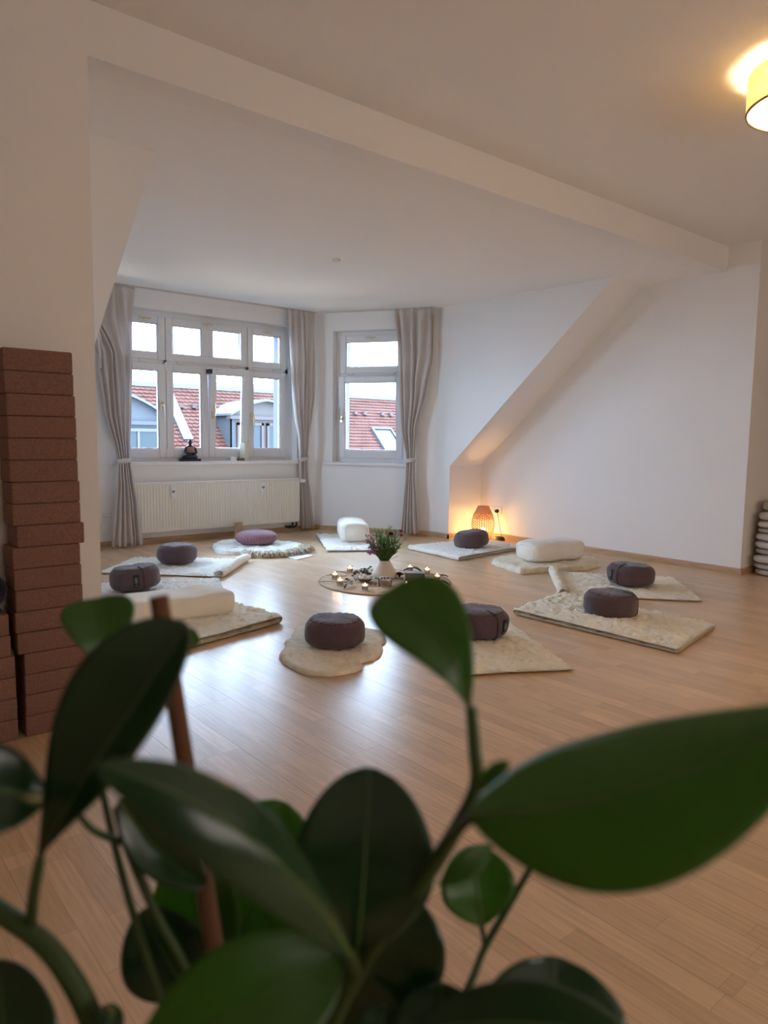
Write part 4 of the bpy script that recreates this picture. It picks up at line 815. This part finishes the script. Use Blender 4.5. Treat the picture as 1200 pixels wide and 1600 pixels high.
def blade(mb, p, d, L_, w, n=5, droop=.0):
    d = d.normalized(); s = d.cross(Vector((rnd.uniform(-1, 1), rnd.uniform(-1, 1), rnd.uniform(-.3, .3)))).normalized()
    vs = []; 
    for i in range(n + 1):
        t_ = i / n; c_ = p + d * L_ * t_ + Vector((0, 0, -droop * t_ * t_)); ww = w * sin(pi * (.08 + .9 * t_)) ; vs += [c_ - s * ww, c_ + s * ww]
    mb.add(vs, [(2 * i, 2 * i + 1, 2 * i + 3, 2 * i + 2) for i in range(n)])
base = Vector((3.43, 4.085, .13))
for k_ in range(95):
    a = rnd.uniform(0, 2 * pi); sp_ = rnd.uniform(.0, .85); d = Vector((cos(a) * sp_, sin(a) * sp_, 1)); L_ = rnd.uniform(.13, .25) * (1 - .22 * sp_)
    p0 = base + Vector((cos(a) * .02, sin(a) * .02, -.09)); p1 = base + Vector((cos(a) * .028, sin(a) * .028, 0)); p2 = p1 + d.normalized() * L_
    st.tube([p0, p1, p2], [.0018, .0018, .001], 4)
    for j in range(rnd.randint(5, 9)):
        q = p1 + (p2 - p1) * rnd.uniform(.1, 1); blade(mb, q, d.normalized() + Vector((rnd.uniform(-.7, .7), rnd.uniform(-.7, .7), rnd.uniform(-.1, .5))), rnd.uniform(.03, .06), rnd.uniform(.003, .0055))
st.build('stems', M['stem'], bq, world=True, kind='stuff'); mb.build('foliage', M['foliage'], bq, world=True, smooth=False, kind='stuff')
def flower(parent, c, r, m, n=22, name='flower_head'):
    mb = MB()
    for k_ in range(n):
        a = k_ * 2.4; t_ = (k_ + .5) / n; tilt = t_ * 1.35; d = Vector((cos(a) * sin(tilt), sin(a) * sin(tilt), cos(tilt))); s = Vector((-sin(a), cos(a), 0)); rr = r * (.55 + .5 * t_); up = d.cross(s)
        p = c; vs = [p - s * rr * .12, p + s * rr * .12, p + d * rr * .7 + s * rr * .42 + up * rr * .1, p + d * rr * 1.05 + s * rr * .2 - up * rr * .08, p + d * rr * 1.05 - s * rr * .2 - up * rr * .08, p + d * rr * .7 - s * rr * .42 + up * rr * .1]
        mb.add(vs, [(0, 1, 2, 5), (5, 2, 3, 4)])
    return mb.build(name, m, parent, world=True, smooth=False)
def bp(dx, z, dy=0): return Vector((3.43, 4.085, 0)) + ri * dx + Vector((F_.x, F_.y, 0)).normalized() * dy + Vector((0, 0, z))
for dx, z, dy, r, mm in ((.045, .335, -.12, .040, 'redflower'), (.118, .350, -.02, .026, 'redflower'), (.122, .322, -.04, .020, 'redflower'), (.02, .30, .05, .015, 'crimson')):
    c = bp(dx, z, dy); q = MB(); q.tube([base, (base + c) / 2 + Vector((0, 0, .02)), c], .0015, 4); flower(bq, c, r, M[mm]); q.build('flower_stem', M['stem'], bq, world=True)
for k_ in range(52):
    a = rnd.uniform(0, 1); dx = -.125 + .075 * a + rnd.uniform(-.02, .02); z = .33 - .14 * rnd.uniform(0, 1) - .02 * a
    if k_ > 43: dx, z = -.065 + rnd.uniform(-.02, .03), .235 + rnd.uniform(-.02, .02)
    flower(bq, bp(dx, z, rnd.uniform(-.12, -.03)), rnd.uniform(.014, .021), M['pink'], 10)
for dx, z in ((-.135, .20), (-.11, .185), (-.075, .18), (.095, .16)):
    q = MB(); q.tube([base, bp(dx * .6, z - .01), bp(dx, z)], .0014, 4); q.build('flower_stem', M['stem'], bq, world=True); flower(bq, bp(dx, z), .009, M['pink'] if dx < 0 else M['foliage'], 8)

def tealight(x, y, label):
    t = thing('tea_light', label, 'candle', (x, y, Z0), 0, 'lit tea lights on the jute mat')
    MB().lathe([(.001, .0), (.019, 0), (.0215, .004), (.0235, .046), (.0225, .046), (.0200, .007), (.001, .005)], 28, caps=False).build('glass_cup', M['cglass'], t)
    MB().lathe([(.001, .0075), (.0192, .0075), (.0207, .032), (.017, .0315), (.001, .030)], 24, caps=False).build('wax', M['wax'], t)
    q = MB().tube([(0, 0, .030), (.001, 0, .038)], .001, 5); q.build('wick', M['black'], t)
    MB().lathe([(.0008, .037), (.0030, .040), (.0034, .043), (.0021, .049), (.0005, .055)], 12).build('flame', M['flame'], t)
    d = bpy.data.lights.new('candle_light', 'POINT'); d.energy = .08; d.color = (1, .58, .24); d.shadow_soft_size = .006
    o = bpy.data.objects.new('candle_light', d); COL.objects.link(o); o.parent = t; o.location = (0, 0, .068)
for x, y, l in ((3.336, 4.385, 'lit tea light at the back left of the jute mat, behind the dried flowers'), (3.092, 4.245, 'lit tea light at the left of the mat beside the tan leaf'), (2.99, 4.044, 'lit tea light at the left of the mat beside the thin brown twig'),
                (3.021, 3.80, 'lit tea light at the front of the mat before the pebble dish'), (3.735, 4.135, 'lit tea light behind the grey box on the mat'), (3.775, 3.985, 'lit tea light at the right end of the grey box'), (3.655, 3.75, 'lit tea light nearest the right edge of the jute mat'), (3.275, 3.66, 'lit tea light at the front right of the mat, beside the glass holder')):
    tealight(x, y, l)
t = thing('dish', 'small dark dish of white pebbles on the jute mat', 'dish', (3.208, 4.035, Z0)); MB().lathe([(.001, 0), (.03, 0), (.056, .018), (.066, .026), (.063, .028), (.05, .02), (.028, .008), (.001, .006)], 36, caps=False).build('dish_body', M['hide'], t); MB().lathe([(.0625, .025), (.0672, .025), (.0665, .0292), (.0625, .0292), (.0625, .025)], 36, caps=False).build('rim', M['darkmetal'], t)
for k_, (dx, dy, dz) in enumerate(((0, 0, .011), (.030, .010, .017), (-.028, .012, .017), (.008, -.032, .018), (-.016, .034, .019), (.022, .034, .021), (-.034, -.022, .022), (.0, .004, .034), (.034, -.022, .022))):
    tag(MB().blob((0, 0, 0), .016, .0135, .012, amp=.15, freq=60).build('pebble', M['pebble'], None, loc=(3.208 + dx, 4.035 + dy, Z0 + dz + .012)), 'smooth white pebble heaped in the small dark dish', 'pebble', 'white pebbles in the dark dish')
def heap(name, label, cat, x, y, n, sx, sy, sz, mats, rr, seed):
    t = thing(name, label, cat, (x, y, Z0)); rnd = random.Random(seed)
    for k_ in range(n):
        a = rnd.uniform(0, 2 * pi); q = sqrt(rnd.random()); z = rnd.uniform(.3, 1) * sz * (1 - q * q * .8); r = rnd.uniform(.7, 1.2) * rr
        flower(t, Vector((x + cos(a) * q * sx, y + sin(a) * q * sy, Z0 + max(z - r * .3, .004))), r, M[mats[k_ % len(mats)]], 9, 'floret')
    return t
heap('dried_flowers', 'heap of dried brown flowers beside the vase', 'dried flowers', 3.318, 4.225, 30, .085, .06, .055, ['dried', 'dried', 'tan', 'dried'], .020, 1)
heap('leaf_sprig', 'bluish-green leafy sprig against the vase', 'sprig', 3.39, 4.225, 14, .045, .05, .08, ['eucalypt', 'eucalypt', 'foliage'], .020, 2)
heap('seed_pods', 'scattered brown seed pods left of the pebble dish', 'seed pods', 3.11, 4.10, 22, .10, .06, .022, ['dried', 'tan', 'dried', 'driedred'], .014, 3)
heap('star_anise', 'rust-red dried star anise before the pebble dish', 'star anise', 3.14, 3.90, 12, .055, .04, .022, ['driedred', 'driedred', 'dried'], .014, 4)
t = thing('carnation', 'crimson carnation head lying beside the vase', 'flower', (3.515, 4.01, Z0)); flower(t, Vector((3.515, 4.01, Z0 + .012)), .040, M['crimson'], 40); q = MB(); q.lathe([(.004, 0), (.010, .008), (.012, .018)], 10, c=(3.515, 4.01, Z0)); q.build('calyx', M['stem'], t, world=True)
def loose_leaf(name, label, p, q, w, m, curl=.015):
    p, q = Vector((*p, Z0 + .003)), Vector((*q, Z0 + .003)); d = q - p; s = Vector((-d.y, d.x, 0)).normalized(); c = (p + q) / 2; t = thing(name, label, 'leaf', c)
    mb = MB(); mb.grid(lambda u, v: p + d * u + s * (v - .5) * 2 * w * (sin(pi * min(1, .03 + u * .97)) ** .8) + Vector((0, 0, curl * sin(pi * u) + abs(v - .5) * w * .8)), 14, 6); o = mb.build('blade', m, t, world=True, sharp=180)
    k_ = o.modifiers.new('thick', 'SOLIDIFY'); k_.thickness = .0012
    q2 = MB(); q2.tube([p - d * .18 + Vector((0, 0, .001))] + [p + d * u + Vector((0, 0, curl * sin(pi * u) + .0005)) for u in (0, .3, .6, .95)], [.0016, .0014, .001, .0008, .0005], 5); q2.build('midrib', M['dried'], t, world=True)
loose_leaf('leaf', 'dark curled leaf at the front left of the jute mat', (2.93, 3.91), (3.055, 3.985), .022, M['olive'])
loose_leaf('leaf', 'thin dark leaf at the left edge of the mat, beside a tea light', (2.93, 4.20), (3.01, 4.10), .007, M['olive'], .006)
loose_leaf('leaf', 'tan dry leaf behind the left tea lights', (3.13, 4.36), (3.27, 4.33), .018, M['tan'], .02)
loose_leaf('leaf', 'dark leaf at the right of the mat behind the rightmost tea light', (3.74, 3.83), (3.815, 3.80), .016, M['olive'], .012)
loose_leaf('leaf', 'olive leaf at the right of the mat before the rightmost tea light', (3.56, 3.69), (3.61, 3.58), .022, M['olive'], .018)
loose_leaf('leaf', 'dark curled leaf lying behind the grey box', (3.70, 4.17), (3.77, 4.03), .026, M['olive'], .03)
t = thing('card_box', 'flat grey box with a white corner strip on the mat right of the vase', 'box', (3.57, 3.90, Z0), radians(-46)); MB().box(-.075, .075, -.045, .045, 0, .042).build('box_body', M['slate'], t, smooth=False, bevel=.002); MB().box(-.079, -.069, -.047, -.037, 0, .050).build('corner_strip', M['paper'], t, smooth=False); MB().box(-.078, .078, -.048, .048, .042, .050).build('lid', M['slate'], t, smooth=False, bevel=.002)
t = thing('petal_glass', 'clear glass holder with dark petals before the vase', 'glass holder', (3.225, 3.83, Z0)); MB().lathe([(.001, .0), (.042, 0), (.045, .004), (.050, .058), (.047, .058), (.042, .008), (.001, .006)], 40, caps=False).build('glass_bowl', M['cglass'], t); MB().lathe([(.001, .009), (.041, .009), (.044, .045), (.001, .047)], 30, caps=False).build('sand', mat('pale_sand', (.50, .40, .31), .9), t)
for a in range(6): flower(t, Vector((3.225 + .026 * cos(a), 3.83 + .026 * sin(a), Z0 + .050)), .014, M['redflower' if a % 3 else 'dried'], 7, 'petal')

# ------------------------------------------------------------------ window sill things
ZS = .782
t = thing('statuette', 'small dark seated meditating figure on the window sill', 'statuette', (3.141, 6.765, ZS)); MB().box(-.098, .098, -.045, .045, 0, .026).build('plinth', M['statue'], t, smooth=False, bevel=.005)
mb = MB()   # body of one piece: lap, torso, shoulders, head
def body(u, v):
    a = 2 * pi * u; rows = [(0, .075, .036), (.018, .080, .042), (.036, .066, .040), (.046, .034, .028), (.075, .036, .026), (.105, .044, .027), (.122, .040, .025), (.134, .018, .017), (.140, .012, .013), (.146, .017, .018), (.160, .021, .022), (.174, .018, .019), (.181, .010, .011), (.188, .009, .009), (.194, .002, .002)]
    x = v * (len(rows) - 1); i = min(int(x), len(rows) - 2); f = x - i; z, rx, ry = [a_ + (b_ - a_) * f for a_, b_ in zip(rows[i], rows[i + 1])]; return Vector((rx * cos(a), ry * sin(a), z))
mb.grid(body, 28, 42, True); mb.f.append(tuple(range(42 * 28, 43 * 28))); mb.f.append(tuple(range(28))[::-1]); mb.mi += [0, 0]; mb.build('figure', M['statue'], t, sharp=180, loc=(0, 0, .026))
mb = MB().tube(smooth_path([(-.042, -.004, .112), (-.056, -.012, .080), (-.045, -.034, .054), (-.012, -.044, .046)], 5), [.012] * 16, 8); mb.tube(smooth_path([(.042, -.004, .112), (.056, -.012, .080), (.045, -.034, .054), (.012, -.044, .046)], 5), [.012] * 16, 8); mb.build('arms', M['statue'], t, loc=(0, 0, .026))
mb = MB().grid(lambda u, v: Vector((.0475 * cos(pi + pi * u) * (1 - .12 * abs(v - .6)), .0315 * sin(pi + pi * u), .048 + .066 * v + .012 * u)), 16, 8); o = mb.build('robe', M['statue_cloth'], t, loc=(0, 0, .026)); k_ = o.modifiers.new('thick', 'SOLIDIFY'); k_.thickness = .003
t = thing('pillar_candle', 'tall square ivory pillar on the window sill', 'candle', (3.752, 6.77, ZS), radians(20)); MB().box(-.036, .036, -.036, .036, 0, .185).build('wax', M['candle'], t, smooth=False, bevel=.004); q = MB().tube([(0, 0, .18), (.002, 0, .197)], .0015, 5); q.build('wick', M['black'], t)
t = thing('candle_holder', 'small round white candle cup on the sill left of the ivory pillar', 'candle holder', (3.62, 6.76, ZS)); MB().lathe([(.001, 0), (.033, 0), (.035, .04), (.031, .04), (.029, .02), (.001, .018)], 28, caps=False).build('cup', M['white'], t); MB().lathe([(.001, .02), (.028, .02), (.028, .03), (.001, .03)], 20, caps=False).build('wax', M['wax'], t)
t = tag(MB().box(-.035, .035, -.02, .02, 0, .03).build('small_box', M['hide'], None, smooth=False, bevel=.003, loc=(3.685, 6.735, ZS)), 'little brown box on the sill beside the white candle cup', 'box')

# ------------------------------------------------------------------ potted plant in the foreground
pp = thing('potted_plant', 'tall leafy green plant close in front, with glossy oval leaves and a brown stake', 'plant', (PLANT_BASE[0], PLANT_BASE[1], 0)); pb = Vector(PLANT_BASE)
MB().lathe([(.001, 0), (.075, 0), (.08, .006), (.098, .575), (.100, .582), (.092, .582), (.088, .52), (.001, .515)], 48, caps=False).build('planter', M['pot'], pp); MB().lathe([(.001, .55), (.06, .552), (.0885, .545)], 32, caps=False).build('soil', M['soil'], pp)
for i, (b, m_, t_, sd, nn, hw, pk, fold) in enumerate(PLANT_LEAVES):
    b, m_, t_, sd, nn = map(Vector, (b, m_, t_, sd, nn)); L_ = (m_ - b).length + (t_ - m_).length
    ctrl = m_ * 2 - (b + t_) * .5
    cen = lambda t: b * (1 - t) ** 2 + ctrl * 2 * t * (1 - t) + t_ * t * t
    ex = math.log(.5) / math.log(pk)
    blunt = .70 if i in (0, 4, 15, 20) else .30 if i in (1, 6) else .50
    def prof(t): return max(0.0, sin(pi * min(1, max(0, t)) ** ex)) ** (blunt if t > pk else .38 if i in (1, 6) else .80)
    def P(u, v, up, b=b, sd=sd, nn=nn, hw=hw, fold=fold, i=i, L_=L_):
        t = v; w = hw * prof(.004 + t * .994) + .0006; s = (u - .5) * 2; c = cen(t)
        wave = .05 * hw * noise.noise(Vector((t * 4, s * 1.5, i * 3.7)))
        return c + sd * s * w + nn * (abs(s) ** 1.35 * w * fold * 1.6 - .25 * w * fold + wave + up * .0005)
    mb = MB(); nu, nv = 12, 30; mb.grid(lambda u, v: P(u, v, 1), nu, nv); mb.grid(lambda u, v: P(u, v, -1), nu, nv); w = nu + 1; o = w * (nv + 1); k0 = nu * nv
    mb.f[k0:] = [f[::-1] for f in mb.f[k0:]]; fs = []
    for k_ in range(nv): fs += [(k_ * w, (k_ + 1) * w, (k_ + 1) * w + o, k_ * w + o), (k_ * w + nu, k_ * w + nu + o, (k_ + 1) * w + nu + o, (k_ + 1) * w + nu)]
    for k_ in range(nu): fs += [(k_, k_ + o, k_ + 1 + o, k_ + 1), (nv * w + k_, nv * w + k_ + 1, nv * w + k_ + 1 + o, nv * w + k_ + o)]
    mb.f += fs; mb.mi += [0] * len(fs)
    young = i in (0, 1, 6, 9, 10, 12, 14, 15, 20, 21); lf = mb.build('leaf', M['leaf_young' if young else 'leaf'], pp, world=True, sharp=180)
    q = MB(); q.tube([P(.5, k_ / 20, 0) + nn * .0004 for k_ in range(21)], [.0011 - .0009 * k_ / 20 for k_ in range(21)], 6); q.build('midrib', M['midrib'], lf, world=True)
for pts, r0, r1 in PLANT_STEMS:
    sp_ = smooth_path(pts, 6); n = len(sp_); q = MB(); q.tube(sp_, [r0 + (r1 - r0) * k_ / (n - 1) for k_ in range(n)], 10); q.build('stem', M['stem'], pp, world=True)
for s_, r in ((STAKE, .0052), (STAKE_SHORT, .004)): q = MB(); q.tube(s_, r, 12); q.build('stake', M['stake'], pp, world=True)

# ------------------------------------------------------------------ houses across the courtyard
RY, RZ = 22.0, 2.678; rz_at = lambda y: RZ - (RY - y)
hs = thing('neighbour_house', 'long house across the courtyard with a red tiled roof and two dormers', 'building', (13, RY, -6))
mb = MB(); X0, X1 = 1.0, 26.0; rw_, tw = .155, .17; rnd = random.Random(5); nrow = int(4.2 / rw_ * 1.0)
dn = Vector((0, -.7071, -.7071)); nr_ = Vector((0, -.7071, .7071))
for j in range(34):
    y = RY - .1 - j * rw_ * .7071
    for i in range(int((X1 - X0) / tw)):
        x = X0 + i * tw + (tw / 2 if j % 2 else 0)
        if x < 6.5: continue
        p = Vector((x, y, rz_at(y))); lift = nr_ * (.022 + rnd.uniform(0, .012)); e = dn * (rw_ * 1.12); sx = Vector((tw * .48, 0, 0))
        mb.add([p - sx, p + sx, p + sx + e * .82 + lift, p + sx * .55 + e + lift, p - sx * .55 + e + lift, p - sx + e * .82 + lift], [(0, 1, 2, 3, 4, 5)])
mb.build('roof_tiles', M['tile'], hs, world=True, smooth=False, kind='stuff')
mb = MB(); mb.prism([(X0, RY - .02, RZ - .03), (X0, RY - 6.5, RZ - 6.53), (X0, RY + 4, RZ - 4)], (X1 - X0, 0, 0)); mb.build('roof', M['tile'], hs, world=True, smooth=False)
MB().box(X0, X1, RY - 6, RY + 3.6, -6, RZ - 5.9).build('house_wall', M['cream'], hs, world=True, smooth=False)
MB().prism([(X0, RY - .24, RZ - .20), (X0, RY - .20, RZ - .06), (X0, RY, RZ + .10), (X0, RY + .2, RZ - .1)], (X1 - X0, 0, 0)).build('ridge_cap', M['ridge'], hs, world=True, smooth=False)
q = MB()
for x in range(40): q.box(8.2 + x * .42, 8.34 + x * .42, RY - .95, RY - .80, rz_at(RY - .85) + .02, rz_at(RY - .85) + .10 + (.03 if x % 3 else 0)) if x % 4 != 1 else None
q.build('snow_guard', M['brownwood'], hs, world=True, smooth=False, kind='stuff')
q = MB(); a, b = Vector((9.15, 21.55, rz_at(21.55))), Vector((9.45, 21.55, rz_at(21.55))); ln = dn * 1.95
q.prism([a, b, b + nr_ * .09, a + nr_ * .09], ln); q.build('gable_flashing', M['flash'], hs, world=True, smooth=False)
sk = MB(); c = Vector((16.55, 20.63, 1.31)); ux = Vector((1, 0, 0)); L_ = 1.25; Wd = .95
for a0, a1, b0, b1 in ((0, Wd, 0, .08), (0, Wd, L_ - .08, L_), (0, .08, .08, L_ - .08), (Wd - .08, Wd, .08, L_ - .08)): sk.prism([c + ux * a0 + dn * b0, c + ux * a1 + dn * b0, c + ux * a1 + dn * b1, c + ux * a0 + dn * b1], nr_ * .12)
f = sk.build('skylight_frame', M['slatewall'], hs, world=True, smooth=False); MB().prism([c + ux * .07 + dn * .07 + nr_ * .05, c + ux * (Wd - .07) + dn * .07 + nr_ * .05, c + ux * (Wd - .07) + dn * (L_ - .07) + nr_ * .05, c + ux * .07 + dn * (L_ - .07) + nr_ * .05], nr_ * .03).build('pane', M['farglass'], f, world=True, smooth=False)
def dormer(x0, x1, yf, zeave, zped, label_mat, cheek, win):
    q = MB(); yb = RY - (RZ - zeave) ; zb = rz_at(yf) - .3
    q.prism([(x0, yf, zb), (x0, yf, zeave), (x0, yb, zeave), (x0, yf + .1, zb)], (.12, 0, 0)); q.prism([(x1 - .12, yf, zb), (x1 - .12, yf, zeave), (x1 - .12, yb, zeave), (x1 - .12, yf + .1, zb)], (.12, 0, 0)); q.build('dormer_cheek', cheek, hs, world=True, smooth=False)
    xm, n = (x0 + x1) / 2, 16; arc = [(x0 - .12 + (x1 - x0 + .24) * i / n, zeave + (zped - zeave) * (1 - abs(2 * i / n - 1) ** 1.6)) for i in range(n + 1)]
    MB().prism([(x, yf + .02, z) for x, z in arc], (0, .12, 0)).build('pediment', label_mat, hs, world=True, smooth=False)
    q = MB()
    for (xa_, za), (xb_, zb_) in zip(arc, arc[1:]): q.prism([(xa_, yf - .18, za), (xb_, yf - .18, zb_), (xb_, yf - .18, zb_ + .07), (xa_, yf - .18, za + .07)], (0, yb - yf + .6, 0))
    q.build('dormer_roof', M['snow'], hs, world=True, smooth=False)
    MB().box(x0 - .1, x1 + .1, yf - .10, yf + .14, zeave - .10, zeave).build('cornice', label_mat, hs, world=True, smooth=False)
    MB().box(x0, x1, yf + .02, yf + .12, zb, zeave - .1).build('dormer_front', label_mat, hs, world=True, smooth=False)
    nw = 2; wd = (x1 - x0 - .2) / nw
    for k_ in range(nw):
        a, b = x0 + .1 + k_ * wd + .06, x0 + .1 + (k_ + 1) * wd - .06; z0, z1 = zb + .25, zeave - .2
        f = MB().box(a, a + .08, yf - .05, yf + .03, z0, z1).box(b - .08, b, yf - .05, yf + .03, z0, z1).box(a, b, yf - .05, yf + .03, z1 - .08, z1).box(a, b, yf - .05, yf + .03, z0, z0 + .08).box((a + b) / 2 - .03, (a + b) / 2 + .03, yf - .04, yf + .03, z0, z1).build('dormer_window', win, hs, world=True, smooth=False)
        MB().box(a + .06, b - .06, yf - .005, yf + .022, z0 + .06, z1 - .06).build('pane', M['farglass'], f, world=True, smooth=False)
dormer(5.2, 8.25, 19.2, 1.38, 2.12, M['greywood'], M['greywood'], M['cream'])
dormer(10.5, 12.75, 19.7, 1.62, 2.08, M['brownwood'], M['slatewall'], M['brownwood'])
q = MB(); q.tube([(5.0, 20.5, 2.9), (9.5, 21.5, 3.25)], .02, 5); q.build('overhead_wire', M['grey'], hs, world=True)
struct(MB().box(-60, 80, 7.4, 120, -9.2, -9.0), 'ground', M['greywood'])
